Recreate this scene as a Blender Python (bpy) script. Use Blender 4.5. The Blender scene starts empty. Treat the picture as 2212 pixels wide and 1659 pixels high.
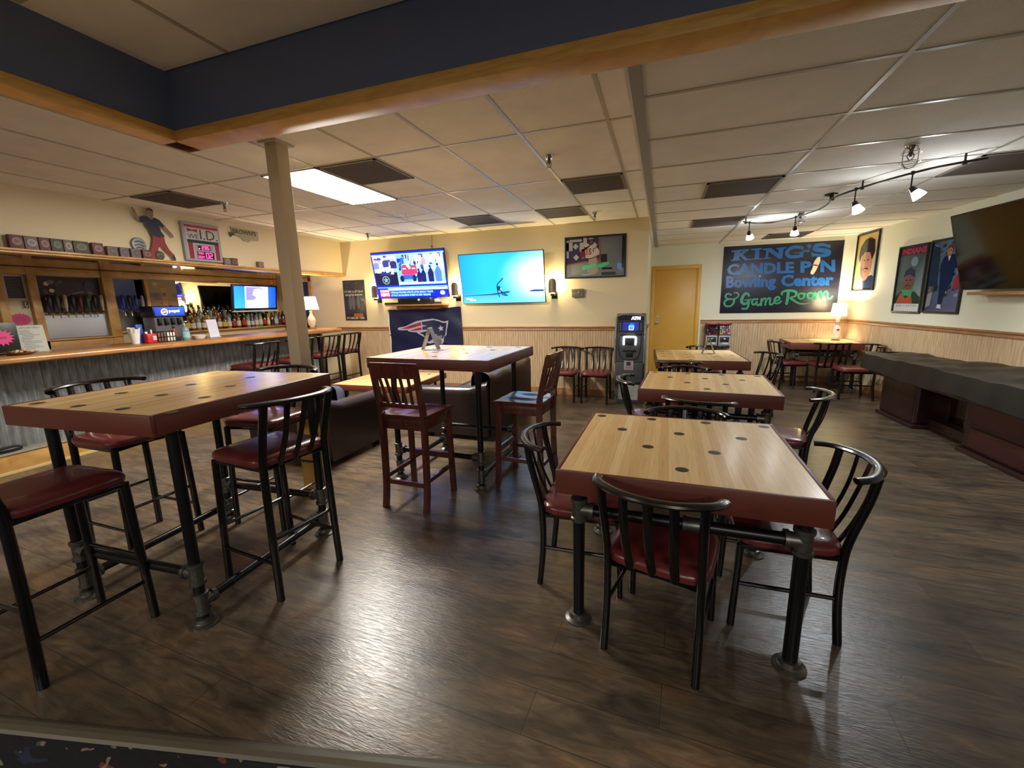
import bpy, bmesh, math, random
from mathutils import Vector, Matrix
random.seed(7)
PI = math.pi
S = bpy.context.scene
COL = S.collection

# ---------------------------------------------------------------- camera, world, exposure
YAW, PITCH, ROLL, FPX, EYE = 0.3395, 0.1884, -0.0216, 916.4, 1.48
F_ = Vector((-math.sin(YAW)*math.cos(PITCH), math.cos(YAW)*math.cos(PITCH), -math.sin(PITCH)))
R0 = Vector((math.cos(YAW), math.sin(YAW), 0)); U0 = R0.cross(F_)
R_ = R0*math.cos(ROLL)+U0*math.sin(ROLL); U_ = -R0*math.sin(ROLL)+U0*math.cos(ROLL)
cd = bpy.data.cameras.new('camera'); cam = bpy.data.objects.new('camera', cd); COL.objects.link(cam)
cam.matrix_world = Matrix(((R_.x, U_.x, -F_.x, 0), (R_.y, U_.y, -F_.y, 0), (R_.z, U_.z, -F_.z, EYE), (0, 0, 0, 1)))
cd.sensor_width = 36; cd.lens = FPX/2212*36; cd.clip_start = 0.02; cd.clip_end = 100
S.camera = cam
W = bpy.data.worlds.new('world'); S.world = W; W.use_nodes = True
W.node_tree.nodes['Background'].inputs[0].default_value = (0.96, 0.90, 0.78, 1)
W.node_tree.nodes['Background'].inputs[1].default_value = 0.34
S.view_settings.view_transform = 'Standard'; S.view_settings.look = 'None'
S.view_settings.exposure = 0.0; S.view_settings.gamma = 1.0; S.view_settings.use_curve_mapping = False

def lamp(name, typ, loc, energy, color, parent=None, **kw):
    l = bpy.data.lights.new(name, typ); l.energy = energy; l.color = color
    for k, v in kw.items():
        if k not in ('rot', 'target'): setattr(l, k, v)
    o = bpy.data.objects.new(name, l); COL.objects.link(o); o.location = loc
    if 'rot' in kw: o.rotation_euler = kw['rot']
    if 'target' in kw: o.rotation_euler = (Vector(kw['target'])-Vector(loc)).to_track_quat('-Z', 'Y').to_euler()
    if parent: o.parent = parent
    return o

# unseen hall lights: the first follows stool shadows, the others added to brighten the foreground
lamp('unseen_hall_light', 'AREA', (-3.7, -2.4, 2.64), 100, (1.0, 0.92, 0.80), shape='RECTANGLE', size=1.2, size_y=0.6)
lamp('unseen_hall_light', 'AREA', (1.2, -3.2, 2.80), 120, (1.0, 0.95, 0.88), shape='RECTANGLE', size=1.2, size_y=0.6)
lamp('unseen_hall_light', 'AREA', (-0.8, -5.6, 2.80), 150, (1.0, 0.95, 0.88), shape='RECTANGLE', size=1.2, size_y=0.6)

# ---------------------------------------------------------------- materials
def s2l(c):
    return tuple((x/12.92 if x <= 0.04045 else ((x+0.055)/1.055)**2.4) for x in c)
def C8(r, g, b): return s2l((r/255, g/255, b/255))
MATS = {}
def mat(name, col, rough=0.5, metal=0.0, emit=0.0, coat=0.0, bump=0.0, bscale=200.0, var=0.0, vscale=8.0, trans=0.0, alpha=1.0, spec=0.5, stretch=(1, 1, 1)):
    if name in MATS: return MATS[name]
    m = bpy.data.materials.new(name); m.use_nodes = True; nt = m.node_tree; N = nt.nodes; L = nt.links
    b = N['Principled BSDF']
    b.inputs['Base Color'].default_value = (*col, 1); b.inputs['Roughness'].default_value = rough
    b.inputs['Metallic'].default_value = metal; b.inputs['Coat Weight'].default_value = coat
    b.inputs['Specular IOR Level'].default_value = spec
    b.inputs['Transmission Weight'].default_value = trans; b.inputs['Alpha'].default_value = alpha
    if emit:
        b.inputs['Emission Color'].default_value = (*col, 1); b.inputs['Emission Strength'].default_value = emit
    tc = N.new('ShaderNodeTexCoord'); mp = N.new('ShaderNodeMapping'); mp.inputs['Scale'].default_value = stretch
    L.new(tc.outputs['Object'], mp.inputs['Vector'])
    if var:
        n = N.new('ShaderNodeTexNoise'); n.inputs['Scale'].default_value = vscale; n.inputs['Detail'].default_value = 5
        L.new(mp.outputs[0], n.inputs['Vector'])
        r = N.new('ShaderNodeMapRange'); r.inputs[1].default_value = 0.3; r.inputs[2].default_value = 0.7
        r.inputs[3].default_value = 1-var; r.inputs[4].default_value = 1+var
        L.new(n.outputs['Fac'], r.inputs[0])
        v = N.new('ShaderNodeVectorMath'); v.operation = 'SCALE'; v.inputs[0].default_value = col
        L.new(r.outputs[0], v.inputs['Scale']); L.new(v.outputs[0], b.inputs['Base Color'])
    if bump:
        n = N.new('ShaderNodeTexNoise'); n.inputs['Scale'].default_value = bscale; n.inputs['Detail'].default_value = 3
        L.new(mp.outputs[0], n.inputs['Vector'])
        bp = N.new('ShaderNodeBump'); bp.inputs['Strength'].default_value = bump; bp.inputs['Distance'].default_value = 0.004
        L.new(n.outputs['Fac'], bp.inputs['Height']); L.new(bp.outputs[0], b.inputs['Normal'])
    MATS[name] = m; return m

def ramp(N, stops):
    r = N.new('ShaderNodeValToRGB'); e = r.color_ramp.elements
    while len(e) < len(stops): e.new(0.5)
    for i, (p, c) in enumerate(stops): e[i].position = p; e[i].color = (*c, 1)
    return r
def floor_mat():
    m = bpy.data.materials.new('plank_floor'); m.use_nodes = True; N = m.node_tree.nodes; L = m.node_tree.links; b = N['Principled BSDF']
    tc = N.new('ShaderNodeTexCoord')
    mp = N.new('ShaderNodeMapping'); mp.inputs['Rotation'].default_value = (0, 0, 0.04); L.new(tc.outputs['Object'], mp.inputs[0])
    br = N.new('ShaderNodeTexBrick'); br.inputs['Scale'].default_value = 1; br.inputs['Brick Width'].default_value = 1.22; br.inputs['Row Height'].default_value = 0.19
    br.inputs['Mortar Size'].default_value = 0.0014; br.inputs['Mortar Smooth'].default_value = 0.3; br.offset = 0.37
    br.inputs['Color1'].default_value = (0, 0, 0, 1); br.inputs['Color2'].default_value = (1, 1, 1, 1); br.inputs['Mortar'].default_value = (0.5, 0.5, 0.5, 1)
    L.new(mp.outputs[0], br.inputs['Vector'])
    st = N.new('ShaderNodeMapping'); st.inputs['Scale'].default_value = (1.4, 6.5, 1); L.new(mp.outputs[0], st.inputs[0])
    n1 = N.new('ShaderNodeTexNoise'); n1.inputs['Scale'].default_value = 3.0; n1.inputs['Detail'].default_value = 8; n1.inputs['Roughness'].default_value = 0.65; n1.inputs['Distortion'].default_value = 1.2
    L.new(st.outputs[0], n1.inputs['Vector'])
    st2 = N.new('ShaderNodeMapping'); st2.inputs['Scale'].default_value = (1.0, 2.4, 1); L.new(mp.outputs[0], st2.inputs[0])
    n2 = N.new('ShaderNodeTexNoise'); n2.inputs['Scale'].default_value = 2.6; n2.inputs['Detail'].default_value = 4; L.new(st2.outputs[0], n2.inputs['Vector'])
    r1 = ramp(N, [(0.28, C8(66, 57, 48)), (0.45, C8(88, 76, 63)), (0.60, C8(106, 92, 76)), (0.75, C8(128, 110, 88))]); L.new(n1.outputs['Fac'], r1.inputs[0])
    r2 = ramp(N, [(0.36, C8(88, 92, 96)), (0.45, C8(158, 154, 148)), (0.58, C8(172, 162, 150)), (0.68, C8(214, 184, 148))]); L.new(n2.outputs['Fac'], r2.inputs[0])
    mx = N.new('ShaderNodeMix'); mx.data_type = 'RGBA'; mx.blend_type = 'MULTIPLY'; mx.inputs[0].default_value = 0.75
    L.new(r1.outputs[0], mx.inputs['A']); L.new(r2.outputs[0], mx.inputs['B'])
    mr = N.new('ShaderNodeMapRange'); mr.inputs[3].default_value = 1.35; mr.inputs[4].default_value = 2.0; L.new(br.outputs['Color'], mr.inputs[0])
    v = N.new('ShaderNodeVectorMath'); v.operation = 'SCALE'; L.new(mx.outputs['Result'], v.inputs[0]); L.new(mr.outputs[0], v.inputs['Scale'])
    mo = N.new('ShaderNodeMix'); mo.data_type = 'RGBA'; L.new(br.outputs['Fac'], mo.inputs[0]); L.new(v.outputs[0], mo.inputs['A']); mo.inputs['B'].default_value = (*C8(45, 38, 30), 1)
    L.new(mo.outputs['Result'], b.inputs['Base Color'])
    b.inputs['Roughness'].default_value = 0.28; b.inputs['Specular IOR Level'].default_value = 0.55
    st3 = N.new('ShaderNodeMapping'); st3.inputs['Scale'].default_value = (6, 40, 1); L.new(mp.outputs[0], st3.inputs[0])
    n3 = N.new('ShaderNodeTexNoise'); n3.inputs['Scale'].default_value = 2.2; n3.inputs['Detail'].default_value = 6; n3.inputs['Distortion'].default_value = 1.5; L.new(st3.outputs[0], n3.inputs['Vector'])
    ad = N.new('ShaderNodeMath'); ad.operation = 'MULTIPLY_ADD'; ad.inputs[1].default_value = -0.6; L.new(br.outputs['Fac'], ad.inputs[0]); L.new(n3.outputs['Fac'], ad.inputs[2])
    bp = N.new('ShaderNodeBump'); bp.inputs['Strength'].default_value = 0.4; bp.inputs['Distance'].default_value = 0.003
    L.new(ad.outputs[0], bp.inputs['Height']); L.new(bp.outputs[0], b.inputs['Normal'])
    return m
def carpet_mat():
    m = bpy.data.materials.new('arcade_carpet'); m.use_nodes = True; N = m.node_tree.nodes; L = m.node_tree.links; b = N['Principled BSDF']
    tc = N.new('ShaderNodeTexCoord'); base = None
    prev = None
    for i, (sc, thr, colr, rot, st) in enumerate([(5.5, 0.20, C8(34, 42, 66), -0.9, (1, 4, 1)), (4.2, 0.16, C8(112, 48, 50), -0.6, (1, 3, 1)), (6.0, 0.15, C8(62, 86, 70), -1.1, (1, 2.5, 1)), (7.5, 0.17, C8(128, 118, 92), -0.8, (1, 3.5, 1)), (9.0, 0.13, C8(138, 112, 96), -0.3, (1, 2, 1))]):
        mp = N.new('ShaderNodeMapping'); mp.inputs['Rotation'].default_value = (0, 0, rot); mp.inputs['Scale'].default_value = st; mp.inputs['Location'].default_value = (i*3.3, i*1.7, 0); L.new(tc.outputs['Object'], mp.inputs[0])
        nz = N.new('ShaderNodeTexNoise'); nz.inputs['Scale'].default_value = 9; L.new(mp.outputs[0], nz.inputs['Vector'])
        mv = N.new('ShaderNodeMix'); mv.data_type = 'RGBA'; mv.inputs[0].default_value = 0.22; L.new(mp.outputs[0], mv.inputs['A']); L.new(nz.outputs['Color'], mv.inputs['B'])
        vo = N.new('ShaderNodeTexVoronoi'); vo.inputs['Scale'].default_value = sc; L.new(mv.outputs['Result'], vo.inputs['Vector'])
        lt = N.new('ShaderNodeMath'); lt.operation = 'LESS_THAN'; lt.inputs[1].default_value = thr; L.new(vo.outputs['Distance'], lt.inputs[0])
        mx = N.new('ShaderNodeMix'); mx.data_type = 'RGBA'; L.new(lt.outputs[0], mx.inputs[0]); mx.inputs['B'].default_value = (*colr, 1)
        if prev: L.new(prev.outputs['Result'], mx.inputs['A'])
        else: mx.inputs['A'].default_value = (*C8(22, 22, 27), 1)
        prev = mx
    L.new(prev.outputs['Result'], b.inputs['Base Color']); b.inputs['Roughness'].default_value = 0.95
    n = N.new('ShaderNodeTexNoise'); n.inputs['Scale'].default_value = 400; bp = N.new('ShaderNodeBump'); bp.inputs['Strength'].default_value = 0.6; bp.inputs['Distance'].default_value = 0.004
    L.new(n.outputs['Fac'], bp.inputs['Height']); L.new(bp.outputs[0], b.inputs['Normal'])
    return m
def lane_mat(name, c1, c2, c3, w=0.040, rough=0.22, coat=0.5):
    # laminated hardwood strips running along local y
    m = bpy.data.materials.new(name); m.use_nodes = True; N = m.node_tree.nodes; L = m.node_tree.links; b = N['Principled BSDF']
    tc = N.new('ShaderNodeTexCoord'); mp = N.new('ShaderNodeMapping'); mp.inputs['Rotation'].default_value = (0, 0, PI/2); mp.inputs['Location'].default_value = (4.5, 0.01, 0); L.new(tc.outputs['Object'], mp.inputs[0])
    br = N.new('ShaderNodeTexBrick'); br.inputs['Scale'].default_value = 1; br.offset = 0.0; br.inputs['Brick Width'].default_value = 9; br.inputs['Row Height'].default_value = w; br.inputs['Mortar Size'].default_value = 0.0003
    br.inputs['Color1'].default_value = (0, 0, 0, 1); br.inputs['Color2'].default_value = (1, 1, 1, 1); br.inputs['Mortar'].default_value = (0.2, 0.2, 0.2, 1); L.new(mp.outputs[0], br.inputs['Vector'])
    r = ramp(N, [(0.0, c1), (0.5, c2), (1.0, c3)]); L.new(br.outputs['Color'], r.inputs[0])
    st = N.new('ShaderNodeMapping'); st.inputs['Scale'].default_value = (60, 3, 3); L.new(tc.outputs['Object'], st.inputs[0])
    n = N.new('ShaderNodeTexNoise'); n.inputs['Scale'].default_value = 2.0; n.inputs['Detail'].default_value = 4; L.new(st.outputs[0], n.inputs['Vector'])
    mr = N.new('ShaderNodeMapRange'); mr.inputs[1].default_value = 0.3; mr.inputs[2].default_value = 0.7; mr.inputs[3].default_value = 0.9; mr.inputs[4].default_value = 1.1; L.new(n.outputs['Fac'], mr.inputs[0])
    v = N.new('ShaderNodeVectorMath'); v.operation = 'SCALE'; L.new(r.outputs[0], v.inputs[0]); L.new(mr.outputs[0], v.inputs['Scale'])
    mo = N.new('ShaderNodeMix'); mo.data_type = 'RGBA'; L.new(br.outputs['Fac'], mo.inputs[0]); L.new(v.outputs[0], mo.inputs['A']); mo.inputs['B'].default_value = (*C8(170, 130, 82), 1)
    L.new(mo.outputs['Result'], b.inputs['Base Color']); b.inputs['Roughness'].default_value = rough; b.inputs['Coat Weight'].default_value = coat; b.inputs['Coat Roughness'].default_value = 0.2
    return m
def wood_mat(name, c1, c2, rough=0.4, stretch=(2, 30, 30), coat=0.0):
    m = bpy.data.materials.new(name); m.use_nodes = True; N = m.node_tree.nodes; L = m.node_tree.links; b = N['Principled BSDF']
    tc = N.new('ShaderNodeTexCoord'); mp = N.new('ShaderNodeMapping'); mp.inputs['Scale'].default_value = stretch; L.new(tc.outputs['Object'], mp.inputs[0])
    n = N.new('ShaderNodeTexNoise'); n.inputs['Scale'].default_value = 1.5; n.inputs['Detail'].default_value = 6; n.inputs['Distortion'].default_value = 0.8; L.new(mp.outputs[0], n.inputs['Vector'])
    r = ramp(N, [(0.35, c1), (0.68, c2)]); L.new(n.outputs['Fac'], r.inputs[0]); L.new(r.outputs[0], b.inputs['Base Color'])
    b.inputs['Roughness'].default_value = rough; b.inputs['Coat Weight'].default_value = coat
    return m

FLOOR = floor_mat(); CARPET = carpet_mat()
MAPLE = lane_mat('maple_lane_wood', C8(232, 202, 148), C8(228, 194, 136), C8(214, 174, 116), rough=0.36, coat=0.25)
GLOSSMAPLE = lane_mat('glossy_maple_lane_wood', C8(230, 198, 142), C8(224, 188, 128), C8(208, 168, 108), rough=0.26, coat=0.6)
BEAD = wood_mat('beadboard_oak', C8(190, 160, 124), C8(220, 192, 154), 0.45, (40, 40, 3))
RAIL = wood_mat('chair_rail_oak', C8(150, 106, 68), C8(184, 136, 92), 0.35, (4, 4, 40))
OAK = wood_mat('golden_oak', C8(176, 128, 66), C8(212, 164, 94), 0.38, (12, 3, 3))
TRIMW = wood_mat('amber_trim_wood', C8(198, 148, 68), C8(222, 174, 92), 0.45, (4, 4, 30))
CREAM = mat('cream_wall_paint', C8(222, 206, 170), 0.7, bump=0.25, bscale=90)
PALE = mat('pale_wall_paint', C8(232, 230, 206), 0.65, bump=0.25, bscale=90)
TILE = mat('ceiling_tile_white', C8(236, 230, 220), 0.9, bump=0.8, bscale=260, var=0.06, vscale=3)
TBAR = mat('ceiling_grid_white', C8(176, 168, 154), 0.35)
NAVY = mat('navy_fascia_paint', C8(92, 102, 128), 0.5, bump=0.2, bscale=120)
BLACKM = mat('black_powder_coat', C8(7, 7, 8), 0.25, coat=0.3)
BLACKP = mat('black_plastic', C8(18, 18, 20), 0.4)
PIPE = mat('black_steel_pipe', C8(18, 19, 21), 0.33, metal=0.3)
CAST = mat('grey_cast_fitting', C8(105, 104, 98), 0.38, metal=0.85, var=0.15, vscale=30)
VINYL = mat('burgundy_vinyl', C8(100, 38, 38), 0.3, coat=0.2, bump=0.15, bscale=30)
BAND = mat('red_brown_edge_paint', C8(98, 46, 33), 0.42, var=0.06)
INLAY = mat('dark_inlay_disc', C8(40, 40, 38), 0.4)
CHERRY = wood_mat('cherry_stained_wood', C8(70, 28, 22), C8(98, 42, 32), 0.3, (25, 25, 3), 0.3)
LEATH = mat('dark_brown_leather', C8(40, 28, 27), 0.32, bump=0.25, bscale=60, var=0.1)
CHROME = mat('brushed_chrome', (0.62, 0.62, 0.62), 0.18, metal=1)
STEEL = mat('stainless_panel', (0.50, 0.50, 0.50), 0.28, metal=1)
WHITEP = mat('white_paper', C8(225, 222, 214), 0.7)
GREYP = mat('grey_plastic', C8(70, 72, 76), 0.4)
DGREY = mat('dark_grey_plastic', C8(42, 44, 48), 0.4)

# ---------------------------------------------------------------- mesh builder
class MB:
    def __init__(s): s.bm = bmesh.new(); s.mi = 0
    def _fin(s, faces):
        for f in faces: f.material_index = s.mi
        return faces
    def box(s, lo, hi, bevel=0.0, rz=0.0, seg=2):
        lo = Vector(lo); hi = Vector(hi); c = (lo+hi)/2; d = hi-lo
        r = bmesh.ops.create_cube(s.bm, size=1.0); vs = r['verts']
        for v in vs: v.co = Vector((v.co.x*d.x, v.co.y*d.y, v.co.z*d.z))
        fs = set(f for v in vs for f in v.link_faces)
        if bevel > 0:
            es = list(set(e for v in vs for e in v.link_edges))
            rb = bmesh.ops.bevel(s.bm, geom=es, offset=min(bevel, min(d)*0.49), segments=seg, affect='EDGES', profile=0.5)
            vs = list(set(v for f in rb['faces'] for v in f.verts) | set(v for v in vs if v.is_valid)); fs = set(f for v in vs for f in v.link_faces)
        M = Matrix.Translation(c) @ Matrix.Rotation(rz, 4, 'Z')
        for v in set(v for f in fs for v in f.verts): v.co = M @ v.co
        s._fin(fs); return s
    def obox(s, p0, p1, w, t, up=(0, 0, 1), bevel=0.0):
        # bar from p0 to p1 with width w (sideways) and thickness t (along up-ish)
        p0 = Vector(p0); p1 = Vector(p1); a = (p1-p0); ln = a.length; a.normalize(); u = Vector(up); sd = a.cross(u); sd.normalize(); u = sd.cross(a)
        vs = []
        for (l, x, y) in [(0, -1, -1), (0, 1, -1), (0, 1, 1), (0, -1, 1), (1, -1, -1), (1, 1, -1), (1, 1, 1), (1, -1, 1)]:
            vs.append(s.bm.verts.new(p0+a*ln*l+sd*x*w/2+u*y*t/2))
        fs = [s.bm.faces.new([vs[i] for i in q]) for q in [(3, 2, 1, 0), (4, 5, 6, 7), (0, 1, 5, 4), (1, 2, 6, 5), (2, 3, 7, 6), (3, 0, 4, 7)]]
        s._fin(fs); return s
    def tube(s, pts, r, seg=10, closed=False, cap=True, flat=None, up=(0, 0, 1)):
        # swept circle (or ellipse: flat=(a,b), b along up) through pts
        pts = [Vector(p) for p in pts]; n = len(pts); rings = []; pu = Vector(up)
        for i, p in enumerate(pts):
            if closed: t = pts[(i+1) % n]-pts[i-1]
            else: t = pts[min(i+1, n-1)]-pts[max(i-1, 0)]
            t.normalize()
            sd = t.cross(pu)
            if i == 0:
                if sd.length < 0.25: sd = t.cross(Vector((0, 1, 0.001)))
            elif not flat: sd = prev-t*prev.dot(t)
            elif sd.length < 0.2: sd = prev-t*prev.dot(t)
            sd.normalize(); prev = sd; u = sd.cross(t); u.normalize()
            rr = r[i] if isinstance(r, (list, tuple)) else r
            a, b = flat if flat else (rr, rr)
            rings.append([s.bm.verts.new(p+sd*math.cos(2*PI*k/seg)*a+u*math.sin(2*PI*k/seg)*b) for k in range(seg)])
        fs = []
        for i in range(n if closed else n-1):
            A, B = rings[i], rings[(i+1) % n]
            for k in range(seg): fs.append(s.bm.faces.new((A[k], A[(k+1) % seg], B[(k+1) % seg], B[k])))
        if cap and not closed:
            fs.append(s.bm.faces.new(rings[0][::-1])); fs.append(s.bm.faces.new(rings[-1]))
        s._fin(fs); return s
    def lathe(s, prof, c=(0, 0, 0), seg=24, axis='Z', cap=True):
        c = Vector(c); rings = []
        for r, z in prof:
            ring = []
            for k in range(seg):
                a = 2*PI*k/seg; x, y = math.cos(a)*r, math.sin(a)*r
                v = Vector((x, y, z)) if axis == 'Z' else (Vector((x, z, y)) if axis == 'Y' else Vector((z, x, y)))
                ring.append(s.bm.verts.new(c+v))
            rings.append(ring)
        fs = []
        for A, B in zip(rings, rings[1:]):
            for k in range(seg): fs.append(s.bm.faces.new((A[k], A[(k+1) % seg], B[(k+1) % seg], B[k])))
        if cap: fs.append(s.bm.faces.new(rings[0][::-1])); fs.append(s.bm.faces.new(rings[-1]))
        s._fin(fs); return s
    def prism(s, poly, a, b, axis='Z'):
        # extrude a 2D polygon between a and b on an axis
        def P(x, y, z): return Vector((x, y, z)) if axis == 'Z' else (Vector((x, z, y)) if axis == 'Y' else Vector((z, x, y)))
        lo = [s.bm.verts.new(P(x, y, a)) for x, y in poly]; hi = [s.bm.verts.new(P(x, y, b)) for x, y in poly]; n = len(poly)
        fs = [s.bm.faces.new(lo[::-1]), s.bm.faces.new(hi)]
        for i in range(n): fs.append(s.bm.faces.new((lo[i], lo[(i+1) % n], hi[(i+1) % n], hi[i])))
        s._fin(fs); return s
    def quad(s, *ps):
        s._fin([s.bm.faces.new([s.bm.verts.new(Vector(p)) for p in ps])]); return s
    def grid(s, f, nu, nv, closed_u=False):
        vs = [[s.bm.verts.new(Vector(f(i/nu, j/nv))) for j in range(nv+1)] for i in range(nu+1)]
        fs = [s.bm.faces.new((vs[i][j], vs[i+1][j], vs[i+1][j+1], vs[i][j+1])) for i in range(nu) for j in range(nv)]
        s._fin(fs); return s
    def cushion(s, cx, cy, w, d, z0, h, n=4.5, crown=0.35, seg=40, taper=0.0):
        # superellipse seat pad with a soft edge and a domed top; taper narrows the back (-y)
        rings = []
        for (k, z) in [(0.93, 0), (0.985, 0.12), (1.0, 0.38), (0.99, 0.6), (0.94, 0.78), (0.82, 0.9), (0.6, 0.97), (0.3, 1.0), (0.02, 1.0)]:
            ring = []
            for i in range(seg):
                a = 2*PI*i/seg; c, si = math.cos(a), math.sin(a)
                e = 2/n if k > 0.7 else 2/(n*0.8)
                x = math.copysign(abs(c)**e, c)*w/2*k; y = math.copysign(abs(si)**e, si)*d/2*k
                x *= 1-taper*(0.5-y/d)
                ring.append(s.bm.verts.new((cx+x, cy+y, z0+h*z)))
            rings.append(ring)
        fs = []
        for A, B in zip(rings, rings[1:]):
            for k in range(seg): fs.append(s.bm.faces.new((A[k], A[(k+1) % seg], B[(k+1) % seg], B[k])))
        fs.append(s.bm.faces.new(rings[0][::-1])); fs.append(s.bm.faces.new(rings[-1]))
        s._fin(fs); return s
    def mesh(s, name, mats, smooth=True, angle=38, fixn=True):
        if fixn: bmesh.ops.recalc_face_normals(s.bm, faces=s.bm.faces[:])
        if smooth:
            for f in s.bm.faces: f.smooth = True
            for e in s.bm.edges:
                if len(e.link_faces) == 2:
                    if e.link_faces[0].normal.angle(e.link_faces[1].normal, 0) > math.radians(angle): e.smooth = False
        me = bpy.data.meshes.new(name); s.bm.to_mesh(me); s.bm.free()
        for m in (mats if isinstance(mats, (list, tuple)) else [mats]): me.materials.append(m)
        return me
    def obj(s, name, mats, parent=None, loc=(0, 0, 0), rz=0.0, **kw):
        o = bpy.data.objects.new(name, s.mesh(name, mats, **kw)); COL.objects.link(o); o.location = loc; o.rotation_euler = (0, 0, rz)
        if parent: o.parent = parent
        return o
def tag(o, label=None, cat=None, group=None, kind=None):
    if label: o['label'] = label
    if cat: o['category'] = cat
    if group: o['group'] = group
    if kind: o['kind'] = kind
    return o
def thing(name, loc, rz, label, cat, group=None):
    o = bpy.data.objects.new(name, None); COL.objects.link(o); o.location = loc; o.rotation_euler = (0, 0, rz); o.empty_display_size = 0.1
    return tag(o, label, cat, group)
def struct(mb, name, mats, **kw):
    return tag(mb.obj(name, mats, **kw), kind='structure')
def dup(root, loc, rz, label, group=None):
    def cp(o, par):
        c = o.copy(); COL.objects.link(c)
        if par: c.parent = par
        for k in o.children: cp(k, c)
        return c
    r = cp(root, None); r.location = loc; r.rotation_euler = (0, 0, rz); r['label'] = label
    if group: r['group'] = group
    return r
def spline(pts, n=6):
    pts = [Vector(p) for p in pts]; out = []
    for i in range(len(pts)-1):
        p0 = pts[max(i-1, 0)]; p1 = pts[i]; p2 = pts[i+1]; p3 = pts[min(i+2, len(pts)-1)]
        for k in range(n):
            t = k/n; out.append(0.5*((2*p1)+(p2-p0)*t+(2*p0-5*p1+4*p2-p3)*t*t+(3*p1-p0-3*p2+p3)*t**3))
    out.append(pts[-1]); return out

# ---------------------------------------------------------------- flat printed art (prints, screens, lettering): colour attribute on thin layered faces
ARTM = {}
def art_mat(kind, strength=0.0, rough=0.5):
    key = (kind, strength, rough)
    if key in ARTM: return ARTM[key]
    m = bpy.data.materials.new('print_'+kind); m.use_nodes = True; N = m.node_tree.nodes; L = m.node_tree.links; b = N['Principled BSDF']
    a = N.new('ShaderNodeVertexColor'); a.layer_name = 'ink'
    if strength:
        b.inputs['Base Color'].default_value = (0.01, 0.01, 0.01, 1); L.new(a.outputs[0], b.inputs['Emission Color']); b.inputs['Emission Strength'].default_value = strength
    else: L.new(a.outputs[0], b.inputs['Base Color'])
    b.inputs['Roughness'].default_value = rough
    ARTM[key] = m; return m
TEXTC = {}
def text_polys(st, bold):
    key = (st, bold)
    if key in TEXTC: return TEXTC[key]
    cu = bpy.data.curves.new('txt', 'FONT'); cu.body = st; cu.size = 1; cu.offset = bold; cu.resolution_u = 2
    o = bpy.data.objects.new('txt', cu); COL.objects.link(o); dg = bpy.context.evaluated_depsgraph_get()
    me = bpy.data.meshes.new_from_object(o.evaluated_get(dg)); ps = [[(me.vertices[i].co.x, me.vertices[i].co.y) for i in p.vertices] for p in me.polygons]
    bpy.data.objects.remove(o); bpy.data.curves.remove(cu); bpy.data.meshes.remove(me)
    TEXTC[key] = ps; return ps
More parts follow.
